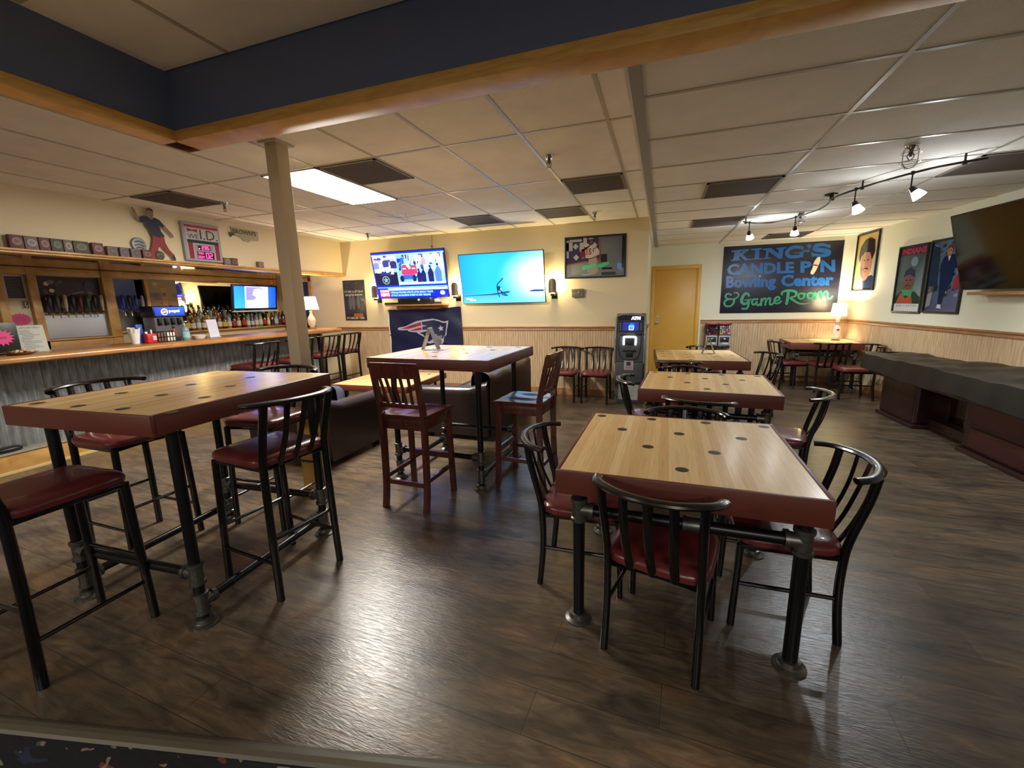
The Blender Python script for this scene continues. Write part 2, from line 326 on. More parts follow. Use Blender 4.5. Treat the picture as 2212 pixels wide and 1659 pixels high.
class Art:
    def __init__(s, O, U, V, lay=0.0006, thick=0.0, back=(0.05, 0.05, 0.05)):
        s.O = Vector(O); s.U = Vector(U).normalized(); s.V = Vector(V).normalized(); s.N = s.U.cross(s.V); s.bm = bmesh.new(); s.cl = s.bm.loops.layers.color.new('ink') if False else s.bm.loops.layers.float_color.new('ink')
        s.d = 0.001; s.lay = lay
    def up(s, k=1): s.d += s.lay*k; return s
    def poly(s, pts, col, cols=None):
        vs = [s.bm.verts.new(s.O+s.U*x+s.V*y+s.N*s.d) for x, y in pts]
        try: f = s.bm.faces.new(vs)
        except ValueError: return s
        if f.normal.length == 0: f.normal_update()
        f.normal_update()
        if f.normal.dot(s.N) < 0: f.normal_flip()
        cm = {v: (cols[i] if cols else col) for i, v in enumerate(vs)}
        for l in f.loops: l[s.cl] = (*cm[l.vert], 1)
        return s
    def rect(s, x0, y0, x1, y1, col, cols=None): return s.poly([(x0, y0), (x1, y0), (x1, y1), (x0, y1)], col, cols)
    def ell(s, cx, cy, rx, ry, col, n=20, rot=0.0, a0=0, a1=2*PI):
        ps = []
        for k in range(n):
            a = a0+(a1-a0)*k/(n if a1-a0 > 6.2 else n-1); x, y = rx*math.cos(a), ry*math.sin(a)
            ps.append((cx+x*math.cos(rot)-y*math.sin(rot), cy+x*math.sin(rot)+y*math.cos(rot)))
        return s.poly(ps, col)
    def stroke(s, pts, w, col, smooth=0):
        P = [Vector((p[0], p[1], 0)) for p in pts]
        if smooth: P = spline(P, smooth)
        n = len(P); L, R = [], []
        for i in range(n):
            t = (P[min(i+1, n-1)]-P[max(i-1, 0)]).normalized(); nn = Vector((-t.y, t.x, 0))
            ww = w(i/(n-1)) if callable(w) else w
            L.append((P[i].x+nn.x*ww/2, P[i].y+nn.y*ww/2)); R.append((P[i].x-nn.x*ww/2, P[i].y-nn.y*ww/2))
        d0 = s.d
        for i in range(n-1): s.d = d0+(i % 6)*4e-5; s.poly([L[i], L[i+1], R[i+1], R[i]], col)
        if smooth and not callable(w):
            for i, p in enumerate(P): s.d = d0+3e-4+(i % 6)*4e-5; s.ell(p.x, p.y, w/2, w/2, col, 14)
        s.d = d0
        return s
    def text(s, st, x, y, h, col, w=None, bold=0.0, shear=0.0, align='L', rot=0.0):
        ps = text_polys(st, bold); d0 = s.d; xs = [p[0] for q in ps for p in q]; ys = [p[1] for q in ps for p in q]
        if not xs: return s
        x0, x1, y0, y1 = min(xs), max(xs), min(0, min(ys)) if False else min(ys), max(ys)
        ky = h/(y1-y0); kx = (w/(x1-x0)) if w else ky; W_ = (x1-x0)*kx
        ox = x-(W_/2 if align == 'C' else (W_ if align == 'R' else 0))
        for k, q in enumerate(ps):
            s.d = d0+(k % 8)*3e-5; pts = []
            for px, py in q:
                X = (px-x0)*kx; Y = (py-y0)*ky; X += Y*shear; xx = ox+X-x; pts.append((x+xx*math.cos(rot)-Y*math.sin(rot), y+xx*math.sin(rot)+Y*math.cos(rot)))
            s.poly(pts, col)
        s.d = d0
        return s
    def obj(s, name, parent=None, strength=0.0, rough=0.5, kind='ink'):
        me = bpy.data.meshes.new(name); s.bm.to_mesh(me); s.bm.free(); me.materials.append(art_mat(kind, strength, rough))
        o = bpy.data.objects.new(name, me); COL.objects.link(o)
        if parent: o.parent = parent
        return o
# ================================================================ ROOM
ZM, ZR, ZU = 2.65, 2.46, 2.81           # ceilings: bar room, right-hand room, raised area by the entrance
YW, XL, YS = 6.695, -5.68, 8.76         # TV wall, soffit wall over the bar, sign wall
def edge_y(x): return 1.111+0.228*x     # carpet / plank joint
m = MB(); m.quad((-9, edge_y(-9), 0), (6, edge_y(6), 0), (6, 9.5, 0), (-9, 9.5, 0)); struct(m, 'floor', FLOOR, smooth=False)
m = MB(); m.quad((-9, -7, -0.004), (6, -7, -0.004), (6, edge_y(6), -0.004), (-9, edge_y(-9), -0.004))
o = struct(m, 'floor_carpet', CARPET, smooth=False)
a = Vector((-9, edge_y(-9), 0)); b = Vector((6, edge_y(6), 0)); d = (b-a).normalized(); nn = Vector((-d.y, d.x, 0))
m = MB()
prof = [(-0.034, -0.003), (-0.026, 0.006), (-0.008, 0.010), (0.008, 0.010), (0.020, 0.005), (0.026, 0.0)]
for (u0, z0), (u1, z1) in zip(prof, prof[1:]): m.quad(a+nn*u0+Vector((0, 0, z0)), b+nn*u0+Vector((0, 0, z0)), b+nn*u1+Vector((0, 0, z1)), a+nn*u1+Vector((0, 0, z1)))
struct(m, 'trim_1', mat('transition_strip', C8(84, 78, 62), 0.5))

# ceilings as slabs with their suspended grids
def ceil_grid(name, x0, x1, y0, y1, z, xs, ys):
    m = MB(); w = 0.012
    for x in xs:
        if x0 < x < x1: m.box((x-w, y0, z-0.004), (x+w, y1, z+0.002))
    for y in ys:
        if y0 < y < y1: m.box((x0, y-w, z-0.0035), (x1, y+w, z+0.002))
    struct(m, name, TBAR, smooth=False)
G0X, G0Y, T = -1.001, 3.113, 0.6096
m = MB(); m.box((XL, 2.05, ZM), (-0.16, YW, ZM+0.05)); m.box((XL, -5, ZM), (-2.82, 2.05, ZM+0.05)); struct(m, 'ceiling', TILE, smooth=False)
ceil_grid('trim_2', XL, -0.18, 2.05, YW, ZM, [G0X+T*i for i in range(-8, 3)], [G0Y+2*T*j for j in range(-1, 3)])
ceil_grid('trim_3', XL, -2.82, -5, 2.05, ZM, [G0X+T*i for i in range(-8, 3)], [G0Y+2*T*j for j in range(-7, -1)])
m = MB(); m.box((-0.16, 2.05, ZR), (5.4, YS, ZR+0.06)); m.box((-0.2, 2.05, ZR), (-0.155, YW, ZM+0.05)); struct(m, 'ceiling_right', TILE, smooth=False)
ceil_grid('trim_4', -0.13, 5.2, 2.05, YS, ZR, [0.916-2*T*1, 0.916, 0.916+2*T, 0.916+4*T], [3.018+T*k for k in range(-1, 10)])
m = MB(); m.box((-0.182, 2.05, ZR-0.012), (-0.126, YS-0.02, ZR+0.002)); struct(m, 'trim_5', mat('grey_ceiling_edge_trim', C8(150, 146, 140), 0.5), smooth=False)
m = MB(); m.box((-2.82, -7, ZU), (6, 1.9, ZU+0.05)); struct(m, 'ceiling_raised', TILE, smooth=False)
ceil_grid('trim_6', -2.7, 6, -7, 1.895, ZU, [G0X+T*2*i for i in range(-1, 6)], [1.3-T*k for k in range(0, 12)])
# navy fascia with amber board along its foot, L-shaped round the raised ceiling
m = MB(); m.box((-2.80, 1.91, 2.50), (6, 2.05, ZU+0.05)); m.box((-2.82, -7, 2.50), (-2.715, 2.05, ZU+0.05)); struct(m, 'wall_fascia', NAVY, smooth=False)
m = MB(); m.box((-2.82, 1.893, 2.44), (6, 2.052, 2.50), 0.006); m.box((-2.825, -7, 2.44), (-2.70, 2.052, 2.501), 0.006); struct(m, 'trim_7', TRIMW)

def wall_box(name, lo, hi, mt):
    m = MB(); m.box(lo, hi); return struct(m, name, mt, smooth=False)
wall_box('wall_back', (-7.52, YW, 0), (-0.225, YW+0.12, ZM+0.05), CREAM)
wall_box('wall_return', (-0.345, YW+0.12, 0), (-0.225, YS, ZM), PALE)
m = MB()   # sign wall with the door opening
m.box((-0.345, YS, 0), (-0.165, YS+0.12, ZM)); m.box((0.595, YS, 0), (3.05, YS+0.12, ZM)); m.box((-0.165, YS, 2.04), (0.595, YS+0.12, ZM)); struct(m, 'wall_sign', PALE, smooth=False)
P0 = Vector((3.03, 7.98, 0)); DW = Vector((0.25, -2.7, 0)).normalized(); NW = Vector((DW.y, -DW.x, 0))
m = MB(); m.prism([(2.98, YS), (P0.x, P0.y), (P0.x+0.16, P0.y), (3.15, YS+.12)], 0, ZM); struct(m, 'wall_corner', PALE, smooth=False)
e = P0+DW*6.2; m = MB(); m.prism([(P0.x, P0.y), (e.x, e.y), (e.x+0.15, e.y), (P0.x+0.15, P0.y)], 0, ZM); struct(m, 'wall_right', PALE, smooth=False)
# soffit over the bar, its shelf ledge, back-bar wall and the space behind the bar
XB = -7.4
wall_box('wall_soffit', (-5.80, -5, 2.05), (XL, YW, ZM+0.05), CREAM)
wall_box('wall_backbar', (XB-0.12, -5, 0), (XB, YW, 2.05), mat('backbar_wall_paint', C8(205, 190, 150), 0.6))
m = MB(); m.box((XB-.1, -5, 2.045), (-5.80, YW, 2.09)); struct(m, 'ceiling_bar_underside', mat('glossy_brown_soffit_panel', C8(150, 132, 108), 0.12, coat=1.0), smooth=False)
m = MB(); m.box((-5.80, -5, 2.028), (XL+0.055, YW, 2.05), 0.005); m.box((-5.70, -5, 2.05), (XL+0.075, YW, 2.072), 0.004); struct(m, 'trim_8', OAK)

def bead(name, p0, p1, z0, z1):
    p0 = Vector(p0); p1 = Vector(p1); d = (p1-p0); Lg = d.length; d.normalize(); n = Vector((d.y, -d.x, 0)); off = 0.012
    m = MB(); k = int(Lg/0.041); st = Lg/k; pts = []
    for i in range(k):
        x = i*st
        for dx, dd in ((0.0, off-0.006), (0.004, off), (st-0.004, off)): pts.append(p0+d*(x+dx)+n*dd)
    pts.append(p1+n*off)
    for A, B in zip(pts, pts[1:]): m.quad((A.x, A.y, z0), (B.x, B.y, z0), (B.x, B.y, z1), (A.x, A.y, z1))
    struct(m, name, BEAD, smooth=False)
def rail(name, p0, p1, z, mt=None, h=0.065):
    p0 = Vector(p0); p1 = Vector(p1); d = (p1-p0).normalized(); n = Vector((d.y, -d.x, 0))
    m = MB()
    prof = [(0.0, z-h), (0.020, z-h), (0.024, z-h+0.012), (0.018, z-h+0.02), (0.018, z-0.028), (0.030, z-0.022), (0.034, z-0.012), (0.032, z), (0.0, z)]
    A = [m.bm.verts.new(p0+n*u+Vector((0, 0, w))) for u, w in prof]; B = [m.bm.verts.new(p1+n*u+Vector((0, 0, w))) for u, w in prof]
    for i in range(len(prof)): j = (i+1) % len(prof); m.bm.faces.new((A[i], B[i], B[j], A[j]))
    m.bm.faces.new(A); m.bm.faces.new(B[::-1])
    struct(m, name, mt or RAIL)
bead('wall_back_wainscot', (-5.68, YW, 0), (-0.225, YW, 0), 0, 1.04); rail('trim_9', (-5.9, YW, 0), (-0.225, YW, 0), 1.098)
bead('wall_sign_wainscot', (0.69, YS, 0), (2.98, YS, 0), 0, 1.04); rail('trim_10', (0.69, YS, 0), (2.98, YS, 0), 1.098)
bead('wall_corner_wainscot', (2.98, YS, 0), (P0.x, P0.y, 0), 0, 1.04); rail('trim_11', (2.98, YS, 0), (P0.x, P0.y, 0), 1.098)
bead('wall_right_wainscot', P0, e, 0, 1.04); rail('trim_12', P0, e, 1.098)
bead('wall_return_wainscot', (-0.225, YW, 0), (-0.225, 7.6, 0), 0, 1.04); rail('trim_13', (-0.225, YW-0.02, 0), (-0.225, 7.4, 0), 1.098)
for i, (p0, p1) in enumerate([((-5.68, YW), (-0.225, YW)), ((0.69, YS), (2.98, YS)), ((P0.x, P0.y), (e.x, e.y))]):
    p0 = Vector((*p0, 0)); p1 = Vector((*p1, 0)); d = (p1-p0).normalized(); n = Vector((d.y, -d.x, 0)); m = MB()
    m.obox(p0+n*0.018+Vector((0, 0, .05)), p1+n*0.018+Vector((0, 0, .05)), 0.014, 0.10); struct(m, 'baseboard_'+['back', 'sign', 'right'][i], RAIL, smooth=False)

# door to the back room in the sign wall, with casing and knob
DOORP = mat('ochre_door_paint', C8(222, 170, 72), 0.42, var=0.05, vscale=3)
m = MB(); m.box((-0.154, YS+0.005, 0.01), (0.584, YS+0.045, 2.03), 0.003); door = struct(m, 'door_1', DOORP)
m = MB()
for x0, x1 in ((-0.232, -0.15), (0.58, 0.655)):
    m.box((x0, YS-0.018, 0), (x1, YS+0.06, 2.035), 0.006); m.box((x0+0.018, YS-0.026, 0), (x1-0.018, YS-0.017, 2.05), 0.003)
m.box((-0.232, YS-0.018, 2.03), (0.655, YS+0.06, 2.108), 0.006); m.box((-0.232, YS-0.026, 2.05), (0.655, YS-0.017, 2.088), 0.003)
c = m.obj('door_frame', DOORP, parent=door)
m = MB(); m.lathe([(0.001, -0.066), (0.018, -0.064), (0.027, -0.05), (0.024, -0.035), (0.011, -0.028), (0.010, -0.01), (0.03, -0.006), (0.031, 0)], (-0.085, YS+0.005, 1.05), 20, 'Y'); m.obj('door_knob', CHROME, parent=door)
m = MB(); m.lathe([(0.001, -0.006), (0.022, -0.005), (0.023, 0)], (-0.085, YS+0.005, 1.16), 16, 'Y'); m.obj('lock_plate', CHROME, parent=door)

# painted steel post in front of the left high table
t = thing('support_pillar', (-2.69, 2.60, 0), 0, 'square tan support pillar from floor to ceiling behind the left high table', 'pillar')
m = MB(); m.box((-0.055, -0.055, 0), (0.055, 0.055, ZM), 0.008); m.obj('post', mat('tan_post_paint', C8(196, 180, 152), 0.5), t)
m = MB(); m.box((-0.06, -0.06, 0), (0.06, 0.06, 0.62), 0.006); m.obj('base_wrap', mat('yellow_ochre_wrap', C8(190, 145, 58), 0.45), t)
m = MB(); m.box((-0.085, -0.085, ZM-0.012), (0.085, 0.085, ZM), 0.004); m.obj('top_plate', TBAR, t)

# ---------------------------------------------------------------- ceiling fittings
LIGHTW = mat('lit_diffuser', (1.0, 0.95, 0.86), 0.5, emit=88)
x0, y0 = G0X-4*T, G0Y
t = thing('ceiling_light', (x0+T/2, y0+T, ZM), 0, 'bright lit rectangular fluorescent panel in the ceiling beside the tan pillar', 'ceiling light')
m = MB(); w = 0.016
for q in ((-T/2, -T, -T/2+w, T), (T/2-w, -T, T/2, T), (-T/2, -T, T/2, -T+w), (-T/2, T-w, T/2, T)): m.box((q[0], q[1], -0.014), (q[2], q[3], -0.0045))
m.obj('frame', TBAR, t)
m = MB(); m.quad((-T/2+w, -T+w, -0.007), (-T/2+w, T-w, -0.007), (T/2-w, T-w, -0.007), (T/2-w, -T+w, -0.007)); m.obj('diffuser', LIGHTW, t, smooth=False)

VENT = mat('dusty_grey_grille', C8(92, 82, 74), 0.7)
def vent(cx, cy, z, label, s=T):
    t = thing('ceiling_vent', (cx, cy, z), 0, label, 'vent', 'dark square air grilles in the ceiling')
    m = MB(); h = s/2-0.012; w = 0.022
    for q in ((-h, -h, -h+w, h), (h-w, -h, h, h), (-h, -h, h, -h+w), (-h, h-w, h, h)): m.box((q[0], q[1], -0.012), (q[2], q[3], -0.005))
    m.obj('frame', mat('vent_frame', C8(120, 110, 100), 0.6), t)
    m = MB(); n = 22
    for i in range(n):
        y = -h+w+(2*h-2*w)*(i+0.5)/n; m.box((-h+w, y-0.007, -0.009), (h-w, y+0.007, -0.006))
    m.obj('grille', VENT, t, smooth=False)
    m = MB(); m.box((-h, -h, -0.0055), (h, h, -0.0045)); m.obj('backing', mat('vent_dark', C8(60, 54, 50), 0.8), t)
def cellx(i): return G0X+T*(i+0.5)
vent(cellx(0), G0Y+2*T+T/2, ZM, 'brown-grey square ceiling vent nearest the grey ceiling edge, behind the ceiling sprinkler')
vent(cellx(-3), G0Y+T/2, ZM, 'large blue-grey square ceiling vent directly beside the lit ceiling panel')
vent(cellx(-3), G0Y+4*T+T/2, ZM, 'small dark ceiling vent near the back wall, above the two wall televisions')
vent(cellx(-1), G0Y+4*T+T/2, ZM, 'dark ceiling vent near the back wall, above the framed football picture')
vent(cellx(-7), G0Y+T/2, ZM, 'wide dark ceiling vent over the bar, above the red digital clock sign')
vent(0.61, 3.018+2.5*T, ZR, 'dark ceiling vent left of the track light, between grey edge and long ceiling seam')
vent(1.83, 3.018+8.5*T, ZR, 'flat shaded ceiling vent close to the big blue lettered sign')
vent(2.43, 3.018+2.5*T, ZR, 'dark ceiling vent over the track light near the right picture edge')
vent(0.61, 3.018+5.5*T, ZR, 'faint ceiling vent in front of the yellow door')
def sprinkler(x, y, z, label, cage=False):
    t = thing('fire_sprinkler', (x, y, z), 0, label, 'sprinkler', 'pendent fire sprinklers on the ceiling')
    m = MB(); m.lathe([(0.040, 0), (0.040, -0.006), (0.030, -0.02), (0.026, -0.03)], (0, 0, 0), 20); m.obj('escutcheon', CHROME, t)
    m = MB(); m.lathe([(0.012, -0.03), (0.012, -0.055), (0.008, -0.06), (0.008, -0.072)], (0, 0, 0), 12); m.tube([(0.012, 0, -0.05), (0.02, 0, -0.07), (0.004, 0, -0.095)], 0.003, 6); m.tube([(-0.012, 0, -0.05), (-0.02, 0, -0.07), (-0.004, 0, -0.095)], 0.003, 6); m.obj('head', CAST, t)
    m = MB(); m.lathe([(0.004, -0.092), (0.019, -0.094), (0.019, -0.097), (0.004, -0.098)], (0, 0, 0), 16); m.obj('deflector', CAST, t)
    if cage:
        m = MB()
        for k in range(4):
            a = PI/2*k+0.4; c, s_ = math.cos(a), math.sin(a)
            m.tube([(0.035*c, 0.035*s_, -0.01), (0.055*c, 0.055*s_, -0.04), (0.055*c, 0.055*s_, -0.11), (0.03*c, 0.03*s_, -0.14), (0, 0, -0.145)], 0.0025, 6)
        for z_ in (-0.05, -0.105): m.tube([(0.055*math.cos(2*PI*k/16), 0.055*math.sin(2*PI*k/16), z_) for k in range(16)], 0.0025, 6, closed=True)
        m.obj('wire_guard', CHROME, t)
sprinkler(-0.918, 3.62, ZM, 'silver ceiling sprinkler hanging over the centre of the room, nearest one on the main ceiling')
sprinkler(-0.904, 6.03, ZM, 'small ceiling sprinkler just above the framed football picture')
sprinkler(-4.602, 6.10, ZM, 'ceiling sprinkler at the back wall above the news television')
sprinkler(-4.656, 3.69, ZM, 'chrome ceiling sprinkler at the corner of the vent over the bar')
sprinkler(1.53, 3.80, ZR, 'large caged ceiling sprinkler nearest the camera above the track light', True)
sprinkler(1.50, 6.15, ZR, 'caged ceiling sprinkler behind the track light, in front of the blue sign', True)
t = thing('hanging_wire', (-3.19, 5.04, ZM), 0, 'crossed metal wires hanging from the ceiling behind the lit panel', 'wire')
m = MB()
for k, (a, l) in enumerate([(0.1, 0.42), (2.0, 0.30), (3.3, 0.40), (4.6, 0.3)]): m.tube([(0, 0, -0.05), (math.cos(a)*l, math.sin(a)*l, -0.012)], 0.0035, 6)
m.tube([(0, 0, -0.05), (0, 0, -0.001)], 0.004, 6); m.obj('wires', CHROME, t)
# ================================================================ TABLES
def add_discs(m, dots, z, r=0.028, n=20):
    for x, y in dots:
        vs = [m.bm.verts.new((x+r*math.cos(2*PI*k/n), y+r*math.sin(2*PI*k/n), z)) for k in range(n)]
        f = m.bm.faces.new(vs); f.material_index = 1
def tee(m, x, y, z, dirs, r=0.031):
    m.lathe([(r, z-0.055), (r+0.004, z-0.053), (r+0.004, z-0.038), (r-0.002, z-0.034), (r-0.002, z+0.034), (r+0.004, z+0.038), (r+0.004, z+0.053), (r, z+0.055)], (x, y, 0), 18)
    for dx, dy in dirs:
        d = Vector((dx, dy, 0)); p = Vector((x, y, z)); q = []
        m.tube([p+d*0.01, p+d*0.05, p+d*0.0501, p+d*0.066], [r-0.003, r-0.003, r+0.003, r+0.003], 16)
def flange(m, x, y, r=0.022, R=0.062):
    m.lathe([(R, 0), (R, 0.006), (R-0.004, 0.009), (r+0.020, 0.012), (r+0.014, 0.018), (r+0.012, 0.036), (r+0.001, 0.038)], (x, y, 0), 24)
def pipe_table(name, loc, rz, top_z, w, d, lw, ld, band, dots, label, cat, group, high=False, off=(0, 0), rleg=0.024):
    t = thing(name, loc, rz, label, cat, group)
    m = MB(); m.box((-w/2+0.018, -d/2+0.018, top_z-0.03), (w/2-0.018, d/2-0.018, top_z)); add_discs(m, dots, top_z+0.0004)
    m.obj('tabletop', [GLOSSMAPLE if high else MAPLE, INLAY], t, smooth=False, fixn=False)
    m = MB(); b = 0.02
    m.box((-w/2, -d/2, top_z-band), (w/2, -d/2+b, top_z+0.001), 0.004); m.box((-w/2, d/2-b, top_z-band), (w/2, d/2, top_z+0.001), 0.004)
    m.box((-w/2, -d/2+b, top_z-band), (-w/2+b, d/2-b, top_z+0.001), 0.003); m.box((w/2-b, -d/2+b, top_z-band), (w/2, d/2-b, top_z+0.001), 0.003)
    m.obj('edge_band', BAND, t)
    m = MB(); m.box((-w/2+b, -d/2+b, top_z-0.05), (w/2-b, d/2-b, top_z-0.031)); m.obj('underside', BLACKP, t)
    ox, oy = off
    for sx in (-1, 1):
        for sy in (-1, 1):
            x, y = ox+sx*lw/2, oy+sy*ld/2
            m = MB(); m.lathe([(rleg, 0.03), (rleg, top_z-0.05)], (x, y, 0), 18); lg = m.obj('leg', PIPE, t)
            m = MB(); flange(m, x, y, rleg); m.obj('floor_flange', CAST, lg)
            m = MB()
            if high: tee(m, x, y, 0.265, [(-sx, 0)]); tee(m, x, y, 0.112, [(0, -sy)])
            else: tee(m, x, y, 0.56, [(-sx, 0)], 0.034)
            m.obj('pipe_tee', CAST, lg)
    zc = 0.265 if high else 0.56
    for sy in (-1, 1):
        y = oy+sy*ld/2
        m = MB(); m.tube([(ox-lw/2+0.03, y, zc), (ox+lw/2-0.03, y, zc)], rleg-0.002, 16); c = m.obj('crossbar', PIPE, t)
        if not high: m = MB(); m.tube([(ox+0.0, y, zc), (ox+0.001, y, zc), (ox+0.015, y, zc), (ox+0.0151, y, zc), (ox+0.07, y, zc), (ox+0.0701, y, zc), (ox+0.085, y, zc)], [0.030, 0.035, 0.035, 0.031, 0.031, 0.035, 0.035], 16); m.obj('coupling', CAST, c)
    if high:
        for sx in (-1, 1):
            x = ox+sx*lw/2; m = MB(); m.tube([(x, oy-ld/2+0.03, 0.112), (x, oy+ld/2-0.03, 0.112)], rleg-0.002, 16); m.obj('crossbar', PIPE, t)
    return t
def tri(x0, y0, dx, dy, flip=1, n=4):
    out = []
    for r in range(n):
        for c in range(n-r): out.append((x0+dx*(r*0.5+c), y0+flip*dy*r))
    return out
pipe_table('dining_table', (0.108, 2.22, 0), -0.012, 0.76, 1.03, 1.03, 0.866, 0.83, 0.108, tri(-0.448, 0.44, 0.302, 0.265, -1), 'pale maple dining table with ten dark dots, nearest the camera on the right', 'table', 'square maple dining tables on pipe legs', off=(0.013, -0.035), rleg=0.027)
pipe_table('dining_table', (0.385, 4.06, 0), -0.055, 0.76, 1.05, 0.97, 0.86, 0.80, 0.108, tri(-0.448, 0.40, 0.302, 0.25, -1), 'second dining table back on the right, behind the nearest dotted maple table', 'table', 'square maple dining tables on pipe legs')
pipe_table('dining_table', (0.45, 6.05, 0), 0.04, 0.76, 1.04, 1.2, 0.86, 1.0, 0.108, [(-0.42, 0.33), (-0.42, 0.07), (-0.42, -0.2), (-0.12, 0.3), (-0.12, 0.03), (-0.12, -0.25), (0.18, 0.12), (0.22, -0.15), (0.42, -0.02), (-0.12, -0.5)], 'third dining table back on the right, with the metal card holder, near the yellow door', 'table', 'square maple dining tables on pipe legs')
pipe_table('dining_table', (2.47, 8.30, 0), -0.03, 0.76, 0.98, 0.82, 0.82, 0.62, 0.108, [(-0.3, 0.2), (0, 0.2), (0.3, 0.2), (-0.15, 0), (0.15, 0)], 'maple dining table in the far right corner carrying the bowling pin lamp', 'table', 'square maple dining tables on pipe legs')
pipe_table('high_table', (-2.44, 1.59, 0), 0.06, 1.06, 0.94, 1.08, 0.80, 0.84, 0.09, tri(-0.375, -0.46, 0.285, 0.262, 1), 'tall dotted maple high table at the left, beside the pillar', 'high table', 'tall square maple tables on pipe legs', True)
pipe_table('high_table', (-1.725, 3.41, 0), -0.02, 1.065, 1.10, 1.08, 0.78, 0.80, 0.085, tri(0.44, 0.42, -0.30, 0.262, -1), 'tall maple high table in the middle of the room, lit blue by the televisions', 'high table', 'tall square maple tables on pipe legs', True, off=(0.02, -0.04))
# low table between the sofas
t = thing('coffee_table', (-3.58, 5.03, 0), 0.04, 'low maple coffee table with dark dots between the brown leather seats', 'coffee table')
m = MB(); m.box((-0.55, -0.56, 0.445), (0.55, 0.56, 0.47)); add_discs(m, tri(0.36, 0.42, -0.27, 0.25, -1), 0.4705); m.obj('tabletop', [MAPLE, INLAY], t, smooth=False, fixn=False)
m = MB(); m.box((-0.57, -0.58, 0.39), (0.57, -0.56, 0.471), 0.004); m.box((-0.57, 0.56, 0.39), (0.57, 0.58, 0.471), 0.004); m.box((-0.57, -0.56, 0.39), (-0.55, 0.56, 0.471), 0.004); m.box((0.55, -0.56, 0.39), (0.57, 0.56, 0.471), 0.004); m.obj('edge_band', BAND, t)
for sx in (-1, 1):
    for sy in (-1, 1): m = MB(); m.lathe([(0.05, 0), (0.05, 0.01), (0.022, 0.02), (0.02, 0.42)], (sx*0.44, sy*0.45, 0), 14); m.obj('leg', PIPE, t)

# ================================================================ METAL CHAIRS AND STOOLS
def metal_seat(name, zs, zr, label, cat, group, stool):
    t = thing(name, (0, 0, 0), 0, label, cat, group)
    sp = 0.03 if stool else 0.0
    m = MB(); m.cushion(0, 0.0, 0.42, 0.42, zs-0.058, 0.062, n=7 if stool else 5, taper=0.0); m.obj('seat', VINYL, t)
    m = MB(); z = zs-0.068
    m.tube([(x, y, z) for x, y in ((-0.18, -0.19), (0.18, -0.19), (0.185, 0.185), (-0.185, 0.185))], 0.012, 8, closed=True); m.box((-0.19, -0.18, z+0.004), (0.19, 0.18, z+0.012)); m.obj('seat_frame', BLACKM, t)
    yb = -0.205
    for s in (-1, 1):
        if stool: pts = [(s*0.192, yb-0.015, 0), (s*0.188, yb-0.005, 0.30), (s*0.183, yb, zs-0.07), (s*0.183, yb-0.012, zs+0.04), (s*0.186, yb-0.05, zr-0.08), (s*0.187, yb-0.068, zr)]
        else: pts = [(s*0.185, yb-0.012, 0), (s*0.183, yb+0.008, 0.22), (s*0.182, yb+0.004, zs-0.06), (s*0.182, yb-0.012, zs+0.04), (s*0.186, yb-0.055, zr-0.10), (s*0.188, yb-0.072, zr)]
        m = MB(); m.tube(spline(pts, 5), 0.0195 if stool else 0.017, 10); lg = m.obj('leg', BLACKM, t)
        m = MB(); x, y = s*(0.198 if stool else 0.185), (0.195 if stool else 0.20)
        m.tube([(x, y, 0), (s*0.182, 0.185, zs-0.062)], 0.0185 if stool else 0.016, 10); m.obj('leg', BLACKM, t)
    # bowed top rail wrapping forward at both ends
    R = spline([(-0.238, -0.185, zr-0.004), (-0.222, -0.232, zr), (-0.18, -0.275, zr+0.003), (-0.095, -0.318, zr+0.005), (0, -0.332, zr+0.006), (0.095, -0.318, zr+0.005), (0.18, -0.275, zr+0.003), (0.222, -0.232, zr), (0.238, -0.185, zr-0.004)], 5)
    m = MB(); m.tube(R, 0.02, 10, flat=(0.0215, 0.0135)); m.obj('back_rail', BLACKM, t)
    for x in (-0.092, 0.0, 0.092):
        ytop = -0.318 if x else -0.332
        pts = spline([(x*0.95, yb+0.012, zs-0.07), (x*0.97, yb-0.045, zs+0.05), (x, yb-0.085, (zs+zr)/2+0.02), (x, ytop+0.006, zr)], 5)
        m = MB(); m.tube(pts, 0.01, 8, flat=(0.0175, 0.0045), up=(0, 1, 0.2)); m.obj('slat', BLACKM, t)
    def rung(a, b, r=0.0095): m = MB(); m.tube([a, b], r, 8); m.obj('stretcher', BLACKM, t)
    if stool:
        for s in (-1, 1): rung((s*0.190, yb-0.01, 0.20), (s*0.194, 0.193, 0.20))
        rung((-0.188, yb-0.005, 0.33), (0.188, yb-0.005, 0.33)); rung((-0.19, 0.191, 0.33), (0.19, 0.191, 0.33))
    else:
        for s in (-1, 1): rung((s*0.184, yb+0.004, 0.215), (s*0.184, 0.195, 0.215))
    return t
D = math.radians
GC = 'black metal dining chairs with burgundy seats'
